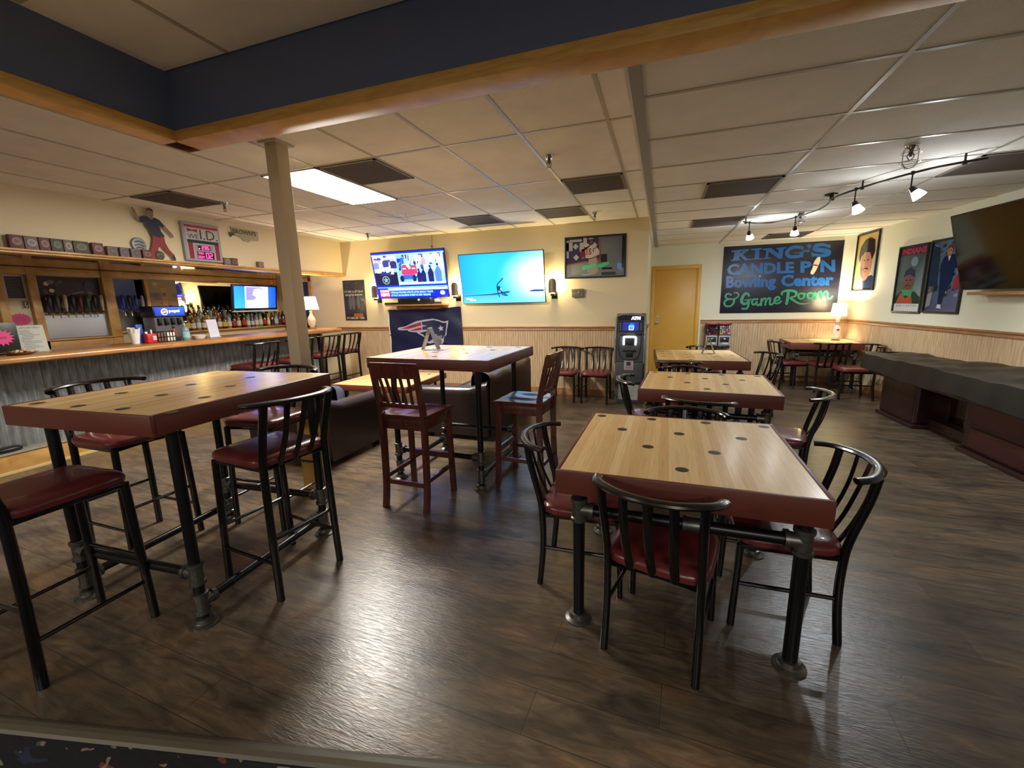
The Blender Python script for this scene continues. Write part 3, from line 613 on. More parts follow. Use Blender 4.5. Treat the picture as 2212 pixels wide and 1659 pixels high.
CH = [
 ((0.05, 1.80), -13, 'black dining chair seen from behind, at the near side of the nearest dining table'),
 ((0.555, 2.14), 91, 'black dining chair right of the nearest dining table, with blue glints'),
 ((-0.35, 2.16), -88, 'black dining chair at the left side of the nearest dining table'),
 ((0.17, 2.60), 180, 'black dining chair tucked under the far side of the nearest dining table'),
 ((0.31, 3.42), -13, 'black dining chair at the near side of the second dining table'),
 ((0.87, 3.68), 78, 'black dining chair at the right side of the second dining table, rail catching light'),
 ((-0.03, 3.99), -86, 'black dining chair left of the second dining table, before the cash machine'),
 ((0.25, 4.50), 182, 'black dining chair under the far side of the second dining table'),
 ((0.20, 5.42), 0, 'black dining chair at the near side of the third dining table'),
 ((0.62, 6.74), 181, 'black dining chair on the far side of the third dining table, before the candy machine'),
 ((1.09, 6.06), 112, 'black dining chair standing angled at the right end of the third dining table'),
 ((2.01, 8.03), -78, 'black dining chair at the left side of the corner lamp table'),
 ((2.48, 7.93), 2, 'black dining chair in front of the corner lamp table, its back to the camera'),
 ((2.66, 7.42), 92, 'black dining chair partly hidden by the covered long game table near the right wall'),
 ((-1.372, 6.31), 180, 'black dining chair against the back wall, left one of the pair beside the cash machine'),
 ((-0.892, 6.31), 180, 'black dining chair against the back wall, right one of the pair beside the cash machine'),
]
base = metal_seat('dining_chair', 0.465, 0.772, CH[0][2], 'chair', GC, False)
base.location = (*CH[0][0][:2], 0); base.rotation_euler = (0, 0, D(CH[0][1]))
for (xy, r, lb) in CH[1:]: dup(base, (*xy, 0), D(r), lb)
GS = 'black metal bar stools with burgundy seats'
ST = [
 ((-2.49, 0.95), 2, 'black bar stool at the lower left corner of the photo, nearest the camera'),
 ((-1.99, 1.645), 84, 'black bar stool on the right side of the left high table, back to the camera'),
 ((-3.11, 1.61), -90, 'black bar stool on the far left side of the left high table, facing it'),
 ((-2.57, 2.16), 184, 'black bar stool behind the left high table, right in front of the pillar'),
 ((-5.16, 4.20), 92, 'black bar stool at the bar, left of the pillar'),
 ((-5.14, 4.80), 90, 'black bar stool at the bar, mostly hidden behind the pillar'),
 ((-5.16, 5.38), 91, 'black bar stool at the bar, just right of the pillar'),
 ((-5.20, 5.93), 88, 'black bar stool at the far end of the bar by the wainscot'),
]
sb = metal_seat('bar_stool', 0.765, 1.035, ST[0][2], 'bar stool', GS, True)
sb.location = (*ST[0][0], 0); sb.rotation_euler = (0, 0, D(ST[0][1]))
for (xy, r, lb) in ST[1:]: dup(sb, (*xy, 0), D(r), lb)

# wooden counter chairs
def wood_chair(loc, rz, label):
    t = thing('counter_chair', loc, rz, label, 'counter chair', 'reddish brown wooden counter chairs')
    m = MB()
    def seat(u, v):
        x = (u-0.5)*0.42*(1-0.06*(1-v)); y = (v-0.5)*0.41
        dip = 0.016*math.exp(-((abs(x)-0.085)/0.075)**2)*math.exp(-((y+0.03)/0.15)**2)
        return (x, y, 0.715-dip-0.012*max(0, (v-0.85)/0.15)**2)
    m.grid(seat, 26, 22); m.grid(lambda u, v: (seat(u, v)[0]*0.96, seat(u, v)[1]*0.96, 0.682), 8, 8)
    for k in range(26):
        for vv in (0, 1):
            p, q = seat(k/26, vv), seat((k+1)/26, vv); m.quad(p, q, (q[0]*0.96, q[1]*0.96, 0.682), (p[0]*0.96, p[1]*0.96, 0.682))
    for k in range(22):
        for uu in (0, 1):
            p, q = seat(uu, k/22), seat(uu, (k+1)/22); m.quad(p, q, (q[0]*0.96, q[1]*0.96, 0.682), (p[0]*0.96, p[1]*0.96, 0.682))
    bmesh.ops.remove_doubles(m.bm, verts=m.bm.verts[:], dist=1e-5); m.obj('seat', CHERRY, t)
    m = MB()
    m.box((-0.165, 0.145, 0.60), (0.165, 0.165, 0.682), 0.003); m.box((-0.165, -0.19, 0.60), (0.165, -0.17, 0.682), 0.003)
    for s in (-1, 1): m.box((s*0.178-0.01, -0.17, 0.61), (s*0.178+0.01, 0.15, 0.682), 0.003)
    m.obj('apron', CHERRY, t)
    for s in (-1, 1):
        x = s*0.175
        # rear leg and post in one sabre-shaped piece
        prof = [(-0.225, 0), (-0.20, 0.16), (-0.19, 0.45), (-0.19, 0.70), (-0.205, 0.80), (-0.245, 1.0), (-0.262, 1.08)]
        m = MB(); P = spline([(x, y, z) for y, z in prof], 4); n = len(P)
        rings = []
        for i, p in enumerate(P):
            w = 0.017; dth = 0.021-0.006*max(0, (p.z-0.7)/0.4)
            rings.append([m.bm.verts.new((p.x+a*w, p.y+b*dth, p.z)) for a, b in ((-1, -1), (1, -1), (1, 1), (-1, 1))])
        for A, B in zip(rings, rings[1:]):
            for k in range(4): m.bm.faces.new((A[k], A[(k+1) % 4], B[(k+1) % 4], B[k]))
        m.bm.faces.new(rings[0][::-1]); m.bm.faces.new(rings[-1]); m.obj('leg', CHERRY, t)
        m = MB(); m.obox((s*0.185, 0.175, 0), (x, 0.158, 0.683), 0.036, 0.036, up=(0, 1, 0)); m.obj('leg', CHERRY, t)
        m = MB(); m.obox((s*0.178, -0.19, 0.225), (s*0.18, 0.16, 0.225), 0.018, 0.032); m.obj('stretcher', CHERRY, t)
    m = MB(); m.obox((-0.175, -0.197, 0.195), (0.175, -0.197, 0.195), 0.018, 0.034); m.obj('stretcher', CHERRY, t)
    m = MB(); m.obox((-0.18, 0.168, 0.30), (0.18, 0.168, 0.30), 0.02, 0.045); m.obj('footrest', CHERRY, t)
    # curved crest, lower rail and five slats
    def curve(u, z, bow): return (-0.19+0.38*u, -0.262-bow*math.sin(PI*u)+(1.08-z)*0.2, z)
    def board(z0, z1, bow, th, arch=0.0):
        m = MB(); n = 14; f = []; 
        for i in range(n+1):
            u = i/n; zt = z1+arch*math.sin(PI*u); a = Vector(curve(u, z0, bow)); b = Vector(curve(u, zt, bow))
            f.append([m.bm.verts.new(a+Vector((0, -th/2, 0))), m.bm.verts.new(a+Vector((0, th/2, 0))), m.bm.verts.new(b+Vector((0, th/2, 0))), m.bm.verts.new(b+Vector((0, -th/2, 0)))])
        for A, B in zip(f, f[1:]):
            for k in range(4): m.bm.faces.new((A[k], A[(k+1) % 4], B[(k+1) % 4], B[k]))
        m.bm.faces.new(f[0][::-1]); m.bm.faces.new(f[-1]); return m
    board(0.99, 1.095, 0.03, 0.022, 0.006).obj('crest_rail', CHERRY, t)
    m = MB(); m.box((-0.165, -0.212, 0.765), (0.165, -0.192, 0.80), 0.003); m.obj('lower_rail', CHERRY, t)
    for i in range(5):
        u = 0.5+(i-2)*0.155; top = Vector(curve(u, 1.0, 0.03)); m = MB(); m.obox((-0.165+0.33*(0.5+(i-2)*0.155), -0.202, 0.79), top, 0.020, 0.010, up=(0, 1, 0)); m.obj('slat', CHERRY, t)
    return t
wc = wood_chair((-1.72, 2.70, 0), D(-1), 'reddish wooden counter chair in front of the middle high table, back to the camera')
dup(wc, (-1.045, 3.27, 0), D(86), 'reddish wooden counter chair right of the middle high table, seat shining blue')

# ================================================================ LEATHER SEATS
def sofa(loc, rz, L_, label, name='leather_sofa', cat='sofa'):
    # local: front towards +y, back along y=0, width L_ along x
    t = thing(name, loc, rz, label, cat)
    h = L_/2
    m = MB(); m.box((-h+0.02, 0.03, 0.05), (h-0.02, 0.84, 0.30), 0.03); m.obj('base', LEATH, t)
    m = MB()
    def back(u, v):   # rolled back, gently wavy top
        a = v*PI; x = -h+0.05+(L_-0.1)*u; sag = -0.025*math.sin(PI*u)+0.01*math.cos(6*PI*u)
        if v < 0.4: q = v/0.4; return (x, 0.0+0.01*math.sin(PI*q), 0.05+q*(0.62+sag))
        if v < 0.7: q = (v-0.4)/0.3*PI; return (x, 0.11-0.11*math.cos(q), 0.67+sag+0.075*math.sin(q))
        q = (v-0.7)/0.3; return (x, 0.22+0.03*q, 0.67+sag-q*0.40)
    m.grid(back, 30, 30); m.box((-h+0.05, 0.03, 0.06), (h-0.05, 0.20, 0.60), 0.02); m.obj('backrest', LEATH, t)
    for s in (-1, 1):
        m = MB()
        def arm(u, v, s=s):
            y = 0.02+0.84*u; hgt = 0.60-0.02*u+0.06*max(0, 1-u*4); roll = 0.085
            if v < 0.35: q = v/0.35; return (s*(h+0.02), y, 0.05+q*(hgt-0.12))
            if v < 0.75: q = (v-0.35)/0.4*PI; return (s*(h-0.065+roll*math.cos(q)), y, hgt-0.07+0.07*math.sin(q))
            q = (v-0.75)/0.25; return (s*(h-0.15), y, hgt-0.07-q*0.3)
        m.grid(arm, 16, 24); 
        for yy in (0.02, 0.86):
            pr = [arm((yy-0.02)/0.84, k/24) for k in range(25)]; m.bm.faces.new([m.bm.verts.new(p) for p in pr])
        m.obj('arm', LEATH, t)
    n = 2 if L_ > 1.2 else 1; w = (L_-0.34)/n
    for i in range(n): m = MB(); m.cushion(-L_/2+0.17+w*(i+0.5), 0.52, w-0.01, 0.60, 0.28, 0.17, n=7); m.obj('seat_cushion', LEATH, t)
    for sx in (-1, 1):
        for y in (0.08, 0.78): m = MB(); m.box((sx*(h-0.08)-0.03, y-0.03, 0), (sx*(h-0.08)+0.03, y+0.03, 0.055)); m.obj('foot', BLACKP, t)
    return t
sofa((-3.36, 2.98, 0), 0, 0.98, 'dark brown leather armchair seen from behind, between the pillar and the wooden counter chair', 'leather_armchair', 'armchair')
sofa((-1.72, 4.92, 0), PI/2, 1.62, 'dark brown leather sofa behind the middle high table, facing the bar')
t = thing('throw_pillow', (-3.22, 3.42, 0.45), 0.2, 'small dark blue pillow peeking over the arm of the leather armchair', 'pillow')
m = MB(); m.cushion(0, 0, 0.30, 0.28, -0.05, 0.09, n=3); o = m.obj('cover', mat('navy_cloth', C8(40, 46, 72), 0.8), t); o.rotation_euler = (1.1, 0, 0.4); o.location = (0, 0.0, 0.10)

# ================================================================ LONG GAME TABLE UNDER A BLACK COVER
t = thing('shuffleboard_table', (2.885, 4.6, 0), D(3), 'long game table on dark pedestals along the right wall', 'game table')
MAHO = mat('dark_mahogany', C8(40, 16, 18), 0.35, coat=0.2)
MAHO2 = mat('mahogany_panel', C8(62, 26, 28), 0.4)
m = MB(); m.box((-0.28, -2.45, 0.52), (0.28, 1.95, 0.68), 0.02); m.obj('cabinet', MAHO, t)
for yy, dy in ((1.58, 0.36), (-1.0, 1.48)):
    m = MB(); m.box((-0.12, yy-dy, 0.03), (0.22, yy+dy*(1 if dy < 1 else 1)-0.0, 0.53), 0.045, seg=4)
    p = m.obj('pedestal', MAHO, t); m = MB(); m.box((-0.14, yy-dy-0.02, 0), (0.24, yy+dy+0.02, 0.045), 0.01); m.obj('plinth', MAHO, p)
    if dy > 1:
        for z0, z1 in ((0.08, 0.26), (0.30, 0.49)): m = MB(); m.box((-0.136, yy-dy+0.1, z0), (-0.118, yy+dy-0.12, z1), 0.006); m.obj('side_panel', MAHO2, p)
m = MB(); m.box((0.02, 0.4, 0.02), (0.14, 1.3, 0.12)); m.obj('floor_beam', MAHO, t)
t = thing('table_cover', (2.885, 4.6, 0), D(3), 'wrinkled black vinyl cover draped over the long game table', 'table cover')
m = MB()
def rim(u):      # outline of the covered top (clockwise), tapered far end
    pts = [(-0.315, -2.5), (-0.315, 1.98), (-0.20, 2.26), (0.20, 2.26), (0.315, 1.98), (0.315, -2.5)]
    ln = [0]; 
    for p, q in zip(pts, pts[1:]): ln.append(ln[-1]+math.dist(p, q))
    d = u*ln[-1]
    for i in range(len(pts)-1):
        if d <= ln[i+1]+1e-9:
            f = (d-ln[i])/(ln[i+1]-ln[i]); return (pts[i][0]+(pts[i+1][0]-pts[i][0])*f, pts[i][1]+(pts[i+1][1]-pts[i][1])*f)
    return pts[-1]
def wr(x, y): return 0.010*math.sin(x*9+y*5)+0.008*math.sin(y*13+x*4)+0.006*math.sin(y*23-x*17)
NU = 260
def skirt(u, v):
    x, y = rim(u); L0 = math.hypot(x, max(0, abs(y)-1.9)) or 1; ox = 0.02*v*(1 if x > 0 else -1); wav = 0.007*math.sin(u*180)*v
    bump = 0.045*max(0, math.sin(y*1.9+0.6))*(1 if x > 0.2 else 0.12)
    return (x+ox+wav*(1 if x > 0 else -1), y+0.02*v*(1 if y > 2 else 0), 0.755+wr(x, y)*0.5*(1-v)+bump*(1-v)-v*(0.195+0.012*math.sin(u*40)))
m.grid(skirt, NU, 8)
def topf(u, v):
    a = rim(u*0.5); b = rim(1-u*0.5); A = skirt(u*0.5, 0); B = skirt(1-u*0.5, 0)
    x = A[0]+(B[0]-A[0])*v; y = A[1]+(B[1]-A[1])*v; z = A[2]+(B[2]-A[2])*v
    return (x, y, z+(wr(x, y)+0.012)*math.sin(PI*v)*0.8-0.02*math.sin(PI*v))
m.grid(topf, NU//2, 22)
bmesh.ops.remove_doubles(m.bm, verts=m.bm.verts[:], dist=1e-4)
m.obj('cover', mat('black_vinyl_cover', C8(24, 23, 22), 0.42, bump=0.3, bscale=25), t, angle=60)
# ================================================================ THINGS ON THE WALLS
def att(o, t):   # a part modelled in world coordinates hung under its thing
    o.parent = t; o.location = -Vector(t.location) if t.rotation_euler.z == 0 else o.location; return o
def K(r, g, b): return C8(r, g, b)
def frame_mb(O, U, V, w, h, bw, depth, m=None):
    # four-sided frame, outer size w x h, bar width bw, standing out by depth
    m = m or MB(); O = Vector(O); U = Vector(U).normalized(); V = Vector(V).normalized(); N = U.cross(V)
    out = [(0, 0), (w, 0), (w, h), (0, h)]; inn = [(bw, bw), (w-bw, bw), (w-bw, h-bw), (bw, h-bw)]
    def P(p, d): return O+U*p[0]+V*p[1]+N*d
    for i in range(4):
        j = (i+1) % 4
        m.quad(P(out[i], depth), P(out[j], depth), P(inn[j], depth), P(inn[i], depth)); m.quad(P(out[i], 0), P(out[j], 0), P(out[j], depth), P(out[i], depth)); m.quad(P(inn[i], depth), P(inn[j], depth), P(inn[j], 0.002), P(inn[i], 0.002))
    m.quad(*[P(p, 0) for p in out[::-1]])
    return m
UB, VB = (1, 0, 0), (0, 0, 1)          # TV wall and sign wall frames: u right, v up, facing the room

# ---------- televisions
SCREEN = 3.6
def tv(name, bl, br, tl, label, mt=BLACKP, cat='television'):
    bl, br, tl = Vector(bl), Vector(br), Vector(tl); U = (br-bl).normalized(); V = (tl-bl).normalized(); N = U.cross(V); w = (br-bl).length; h = (tl-bl).length
    c = (bl+br)/2
    t = thing(name, c, 0, label, cat)
    m = MB(); d = 0.035
    def P(x, y, z): return bl+U*x+V*y+N*z-c
    vs = [P(x, y, z) for z in (-d, 0) for x, y in ((0, 0), (w, 0), (w, h), (0, h))]
    m.quad(*vs[:4][::-1])
    for i in range(4): j = (i+1) % 4; m.quad(vs[i], vs[j], vs[4+j], vs[4+i])
    bz = 0.010; inn = [P(bz, bz, 0), P(w-bz, bz, 0), P(w-bz, h-bz, 0), P(bz, h-bz, 0)]
    for i in range(4): j = (i+1) % 4; m.quad(vs[4+i], vs[4+j], inn[j], inn[i])
    m.obj('bezel', mt, t, smooth=False)
    m = MB(); q = [P(w*0.3, h*0.3, -d), P(w*0.7, h*0.3, -d), P(w*0.7, h*0.75, -d), P(w*0.3, h*0.75, -d)]; q2 = [p-N*0.04 for p in q]
    for i in range(4): j = (i+1) % 4; m.quad(q[i], q[j], q2[j], q2[i])
    m.quad(*q2); m.obj('rear_housing', BLACKP, t, smooth=False)
    return t, U, V, N, w, h, bl
# news television
t, U, V, N, w, h, o = tv('television', (-4.868, 6.615, 1.608), (-3.425, 6.615, 1.608), (-4.868, 6.475, 2.394), 'wall television showing a red, white and blue news broadcast, left of the pair')
a = Art(o+U*.01+V*.01, U, V); w -= .02; h -= .02
nv = K(10, 20, 190); cy = K(120, 215, 250); wh = K(235, 240, 255)
a.rect(0, 0, w, h, K(12, 24, 150)); a.up()
X = lambda f: f*w
Y = lambda f: f*h
a.poly([(X(.0), Y(.93)), (X(1), Y(.93)), (X(1), Y(.955)), (X(0), Y(.955))], cy)
a.rect(X(.01), Y(.285), X(.335), Y(.93), K(110, 125, 200), [K(60, 70, 160), K(50, 60, 140), K(150, 165, 230), K(175, 190, 240)])
a.rect(X(.35), Y(.285), X(.985), Y(.93), K(60, 110, 210), [K(70, 140, 220), K(90, 160, 230), K(150, 190, 250), K(90, 130, 230)])
a.rect(X(.335), Y(.27), X(.35), Y(.945), cy); a.up()
# left half: officials at a dark podium with a star badge
a.poly([(X(.01), Y(.285)), (X(.01), Y(.56)), (X(.12), Y(.60)), (X(.335), Y(.56)), (X(.335), Y(.285))], K(16, 14, 44)); a.up()
for cx, cz, s, sh in ((.10, .66, 1.0, K(190, 205, 240)), (.235, .62, .95, K(195, 210, 245)), (.05, .72, .7, K(90, 100, 160)), (.19, .76, .75, K(40, 45, 90)), (.30, .73, .8, K(30, 32, 70))):
    a.poly([(X(cx-.055*s), Y(cz-.10*s)), (X(cx-.06*s), Y(cz+.05*s)), (X(cx-.03*s), Y(cz+.10*s)), (X(cx+.03*s), Y(cz+.10*s)), (X(cx+.06*s), Y(cz+.05*s)), (X(cx+.055*s), Y(cz-.10*s))], sh); a.up(.4)
    a.ell(X(cx), Y(cz+.155*s), X(.026*s), Y(.06*s), K(170, 120, 130)); a.up(.4)
    a.poly([(X(cx-.04*s), Y(cz+.18*s)), (X(cx-.02*s), Y(cz+.235*s)), (X(cx+.02*s), Y(cz+.235*s)), (X(cx+.042*s), Y(cz+.18*s))], K(210, 190, 150) if cx == .30 else K(50, 60, 110)); a.up(.4)
a.poly([(X(.08), Y(.50)), (X(.12), Y(.60)), (X(.20), Y(.56)), (X(.26), Y(.60)), (X(.24), Y(.50)), (X(.16), Y(.52))], K(30, 34, 90)); a.up(.5)
a.ell(X(.16), Y(.40), X(.055), Y(.095), K(80, 110, 105)); a.up(.4); a.ell(X(.16), Y(.40), X(.042), Y(.073), K(20, 20, 50)); a.up(.4)
a.poly([(X(.16)+X(.042)*math.cos(PI/2+k*PI/5)*(1 if k % 2 == 0 else .42), Y(.40)+Y(.073)*math.sin(PI/2+k*PI/5)*(1 if k % 2 == 0 else .42)) for k in range(10)], K(95, 125, 120)); a.up(.4)
# right half: street scene with a red loader
random.seed(3)
for _ in range(60):
    x = random.uniform(.36, .96); z = random.uniform(.42, .90); ww = random.uniform(.006, .04); hh = random.uniform(.02, .14)
    a.rect(X(x), Y(z), X(min(.985, x+ww)), Y(min(.93, z+hh)), random.choice([K(20, 30, 110), K(170, 220, 250), K(30, 60, 180), K(90, 170, 230), K(15, 18, 60), K(220, 235, 255)])); a.up(.15)
a.rect(X(.36), Y(.285), X(.985), Y(.345), K(140, 190, 235)); a.up(.4)
a.rect(X(.60), Y(.78), X(.70), Y(.90), K(250, 190, 190)); a.rect(X(.68), Y(.70), X(.75), Y(.84), K(240, 110, 120)); a.rect(X(.80), Y(.80), X(.94), Y(.91), K(225, 245, 255)); a.up(.4)
a.poly([(X(.40), Y(.52)), (X(.42), Y(.71)), (X(.475), Y(.715)), (X(.50), Y(.62)), (X(.53), Y(.62)), (X(.545), Y(.70)), (X(.615), Y(.70)), (X(.625), Y(.52)), (X(.58), Y(.50)), (X(.42), Y(.50))], K(225, 40, 70)); a.up(.4)
a.rect(X(.425), Y(.62), X(.47), Y(.64), wh); a.rect(X(.555), Y(.62), X(.60), Y(.64), wh)
a.rect(X(.42), Y(.40), X(.56), Y(.50), K(30, 70, 170)); a.ell(X(.40), Y(.42), X(.03), Y(.07), K(14, 16, 60)); a.ell(X(.57), Y(.42), X(.03), Y(.07), K(14, 16, 60)); a.stroke([(X(.47), Y(.93)), (X(.50), Y(.66))], X(.012), K(180, 215, 250)); a.stroke([(X(.56), Y(.93)), (X(.515), Y(.66))], X(.012), K(170, 210, 250)); a.up(.4)
for px, s in ((.64, .9), (.70, 1.0), (.80, 1.15), (.90, 1.3)):
    a.poly([(X(px-.03*s), Y(.33)), (X(px-.035*s), Y(.50*s**.3)), (X(px-.01), Y(.58*s**.4)), (X(px+.012), Y(.60*s**.4)), (X(px+.035*s), Y(.50*s**.3)), (X(px+.03*s), Y(.33))], K(14, 18, 70) if s < 1.2 else K(60, 90, 190)); a.up(.3); a.ell(X(px), Y(.62*s**.4), X(.016), Y(.03), K(30, 30, 90)); a.up(.3)
# caption block
a.rect(0, 0, X(1), Y(.275), K(8, 26, 215)); a.up(.5); a.rect(X(.02), Y(.225), X(1), Y(.245), K(90, 170, 250)); a.rect(X(.17), Y(.165), X(1), Y(.215), K(170, 225, 250)); a.up(.5)
a.rect(X(.045), Y(.02), X(.185), Y(.20), K(200, 20, 60)); a.up(.5); a.text('BREAKING', X(.052), Y(.135), Y(.045), wh, w=X(.126), bold=.02); a.text('NEWS', X(.052), Y(.04), Y(.078), wh, w=X(.126), bold=.03)
a.text('LIVE', X(.19), Y(.17), Y(.038), K(220, 40, 90), w=X(.045)); a.text('SPECIAL REPORT', X(.33), Y(.172), Y(.034), K(60, 90, 200), w=X(.24))
a.text('OFFICIALS PROVIDE UPDATE AFTER DEADLY TRUCK', X(.20), Y(.098), Y(.044), K(140, 215, 250), w=X(.60), bold=.01); a.text('ATTACK ON BOURBON STREET IN NEW ORLEANS', X(.20), Y(.035), Y(.044), K(140, 215, 250), w=X(.56), bold=.01)
a.ell(X(.925), Y(.09), X(.032), Y(.045), wh); a.up(.5); a.text('abc', X(.905), Y(.075), Y(.035), K(20, 30, 120), w=X(.04))
c = a.obj('screen', t, SCREEN, 0.15, 'screen'); c.location = -Vector(t.location)
# beach television
t, U, V, N, w, h, o = tv('television', (-3.173, 6.615, 1.479), (-1.737, 6.615, 1.479), (-3.173, 6.475, 2.268), 'wall television showing a bright turquoise beach sky, right of the pair')
a = Art(o+U*.01+V*.01, U, V); w -= .02; h -= .02
n = 10
def sky(u, v):
    b = max(0, 1-math.hypot((u-1.02)*1.5, (v-.50)*1.3)/0.85)**1.5; dk = max(0, 1-u/0.3)*.5+max(0, v-.85)*1.2
    base = (0.008*(1-dk), 0.17*(1-dk*.6), 0.42*(1-dk*.2)); r = [base[k]*(1-b)+(.55, .68, .85)[k]*b for k in range(3)]
    if v < .22: f = (0.22-v)/.22; g = (.06, .19, .32); r = [r[i]*(1-.8*f)+g[i]*.8*f+.12*b for i in range(3)]
    return tuple(min(1, x) for x in r)
for i in range(n*2):
    for j in range(n):
        u0, u1, v0, v1 = i/n/2, (i+1)/n/2, j/n, (j+1)/n
        a.rect(X(u0), Y(v0), X(u1), Y(v1), None, [sky(u0, v0), sky(u1, v0), sky(u1, v1), sky(u0, v1)])
a.up(); a.poly([(X(.0), Y(.165)), (X(.18), Y(.175)), (X(.35), Y(.19)), (X(.48), Y(.215)), (X(.56), Y(.24)), (X(.60), Y(.23)), (X(.57), Y(.20)), (X(.40), Y(.165)), (X(.0), Y(.155))], K(16, 50, 82)); a.poly([(X(.82), Y(.235)), (X(.88), Y(.255)), (X(.99), Y(.25)), (X(.99), Y(.215)), (X(.84), Y(.215))], K(14, 46, 84)); a.up()
for p in ([(.46, .13), (.445, .22), (.44, .33)], [(.44, .33), (.47, .30), (.485, .24), (.54, .17)], [(.44, .34), (.455, .40), (.495, .46), (.515, .50)], [(.485, .24), (.50, .17), (.56, .15)]): a.stroke([(X(x), Y(y)) for x, y in p], X(.011), K(10, 24, 44), 4)
a.ell(X(.462), Y(.30), X(.02), Y(.05), K(14, 34, 54)); a.rect(X(.47), Y(.26), X(.49), Y(.30), K(215, 230, 240)); a.up()
a.rect(X(.04), Y(.085), X(.115), Y(.11), wh); a.rect(X(.085), Y(.055), X(.16), Y(.08), wh)
c = a.obj('screen', t, 5.0, 0.15, 'screen'); c.location = -Vector(t.location)
# cord up to the ceiling
t = thing('power_cord', (-3.76, 6.66, 2.36), 0, 'thin cord rising from the news television to the ceiling', 'cord'); m = MB(); m.tube([(0, 0, 0), (0.005, .02, .1), (0.02, .02, .285)], 0.004, 6); m.box((-.008, .0, .09), (.018, .03, .105)); m.obj('cord', GREYP, t)

# ---------- wall sconces with upright curved metal shields, lit from behind
SCON = mat('brushed_bronze_shield', C8(120, 104, 84), 0.4, metal=0.6, var=.2, vscale=20)
GLOW = mat('warm_bulb_glass', (1.0, 0.80, 0.36), 0.5, emit=22)
def sconce(x, z, label):
    t = thing('wall_sconce', (x, YW, z), 0, label, 'wall sconce', 'bronze shield wall sconces by the televisions')
    m = MB(); H, w_ = 0.215, 0.062
    def sh(u, v, d=0):
        a = (u-.5)*1.9; top = H-w_+math.sqrt(max(0, w_**2-((u-.5)*2*w_)**2)); zz = v*top
        return (math.sin(a)*(w_-d)/math.sin(.95), -0.115-0.035*math.cos(a)*1.0+d, zz)
    m.grid(lambda u, v: sh(u, v), 14, 12); m.grid(lambda u, v: sh(u, v, .004), 14, 12); m.obj('shield', SCON, t)
    m = MB(); m.box((-.03, -.15, -.045), (.03, 0, -.012), .006); m.box((-.045, -.014, -.09), (.045, 0, .02), .004); m.obj('bracket', BLACKP, t)
    m = MB(); m.lathe([(0.004, -.012), (0.02, -.01), (0.026, .03), (0.03, .09), (0.024, .13), (0.004, .145)], (0, -.085, 0), 16); m.obj('bulb', GLOW, t)
    lamp('sconce_light', 'POINT', (0, -.05, .15), 22.0, (1.0, 0.80, 0.40), t, shadow_soft_size=0.03)
sconce(-4.90, 1.625, 'bronze wall sconce half hidden behind the left edge of the news television')
sconce(-3.30, 1.625, 'bronze wall sconce between the two televisions')
sconce(-1.62, 1.625, 'bronze wall sconce right of the turquoise television, glowing on the bare wall')

# ---------- shelf with set-top boxes under the news television
t = thing('wall_shelf', (-4.03, 6.55, 1.47), 0, 'small wooden wall shelf with a black edge under the news television', 'shelf')
m = MB(); m.box((-.55, -.15, 0.0), (.54, .14, .028), .004); m.box((-.42, -.02, -.06), (.44, .14, .0), .02); m.obj('board', RAIL, t)
m = MB(); m.box((-.56, -.155, .028), (.40, .14, .062), .003); m.obj('black_edge', BLACKP, t)
t = thing('media_box', (-4.02, 6.50, 1.532), 0, 'black media box lying on the wall shelf under the news television', 'media box'); m = MB(); m.box((-.30, -.1, 0), (.34, .13, .07), .006); m.obj('case', BLACKP, t)
m = MB(); m.box((.10, -.104, .02), (.14, -.099, .055)); m.obj('display', WHITEP, t)
t = thing('small_white_box', (-3.58, 6.44, 1.532), 0, 'tiny white box at the right end of the wall shelf', 'box'); m = MB(); m.box((-.03, -.03, 0), (.03, .03, .05), .004); m.obj('case', WHITEP, t)
t = thing('wall_control_box', (-1.245, YW, 1.612), 0, 'beige metal control box on the wall right of the turquoise television', 'control box')
CB = mat('beige_metal_box', C8(128, 116, 92), .5); m = MB(); m.box((-.088, -.055, -.062), (.088, 0, .062), .006); m.obj('case', CB, t); m = MB(); m.box((-.09, -.062, .02), (.09, -.054, .062), .003); m.obj('lid', CB, t)
m = MB(); m.box((.01, -.066, -.004), (.03, -.055, .022)); m.obj('latch', CHROME, t)

# ---------- black beer poster left of the news television
t = thing('beer_poster', (-5.457, YW-.004, 1.22), 0, 'tall dark beer poster on the wall at the left of the news television', 'poster')
m = MB(); m.box((-.243, 0, 0), (.243, .004, .74)); m.obj('sheet', BLACKP, t)
a = Art(t.location+Vector((-.243, 0, 0)), UB, VB); w, h = .486, .74
a.rect(0, 0, w, h, K(34, 34, 44)); a.up(); random.seed(5)
for _ in range(90):
    x = random.uniform(.02, .9); z = random.uniform(.16, .95); g = random.randint(45, 95); a.rect(X(x), Y(z), X(min(.98, x+random.uniform(.03, .12))), Y(z+random.uniform(.005, .025)), K(g, g, g+8)); a.up(.1)
for px, z0 in ((.30, .28), (.68, .30), (.45, .30)): a.poly([(X(px-.06), Y(z0)), (X(px-.08), Y(z0+.18)), (X(px-.05), Y(z0+.30)), (X(px+.05), Y(z0+.30)), (X(px+.08), Y(z0+.16)), (X(px+.04), Y(z0))], K(90, 92, 96)); a.up(.2); a.ell(X(px), Y(z0+.33), X(.035), Y(.03), K(130, 130, 128)); a.up(.2)
a.rect(X(.42), Y(.09), X(.86), Y(.17), K(150, 80, 30)); a.up(.4)
for k in range(7): a.rect(X(.44+k*.06), Y(.10), X(.47+k*.06), Y(.18), K(195, 110, 45))
a.up(.4); cw = K(205, 200, 180)
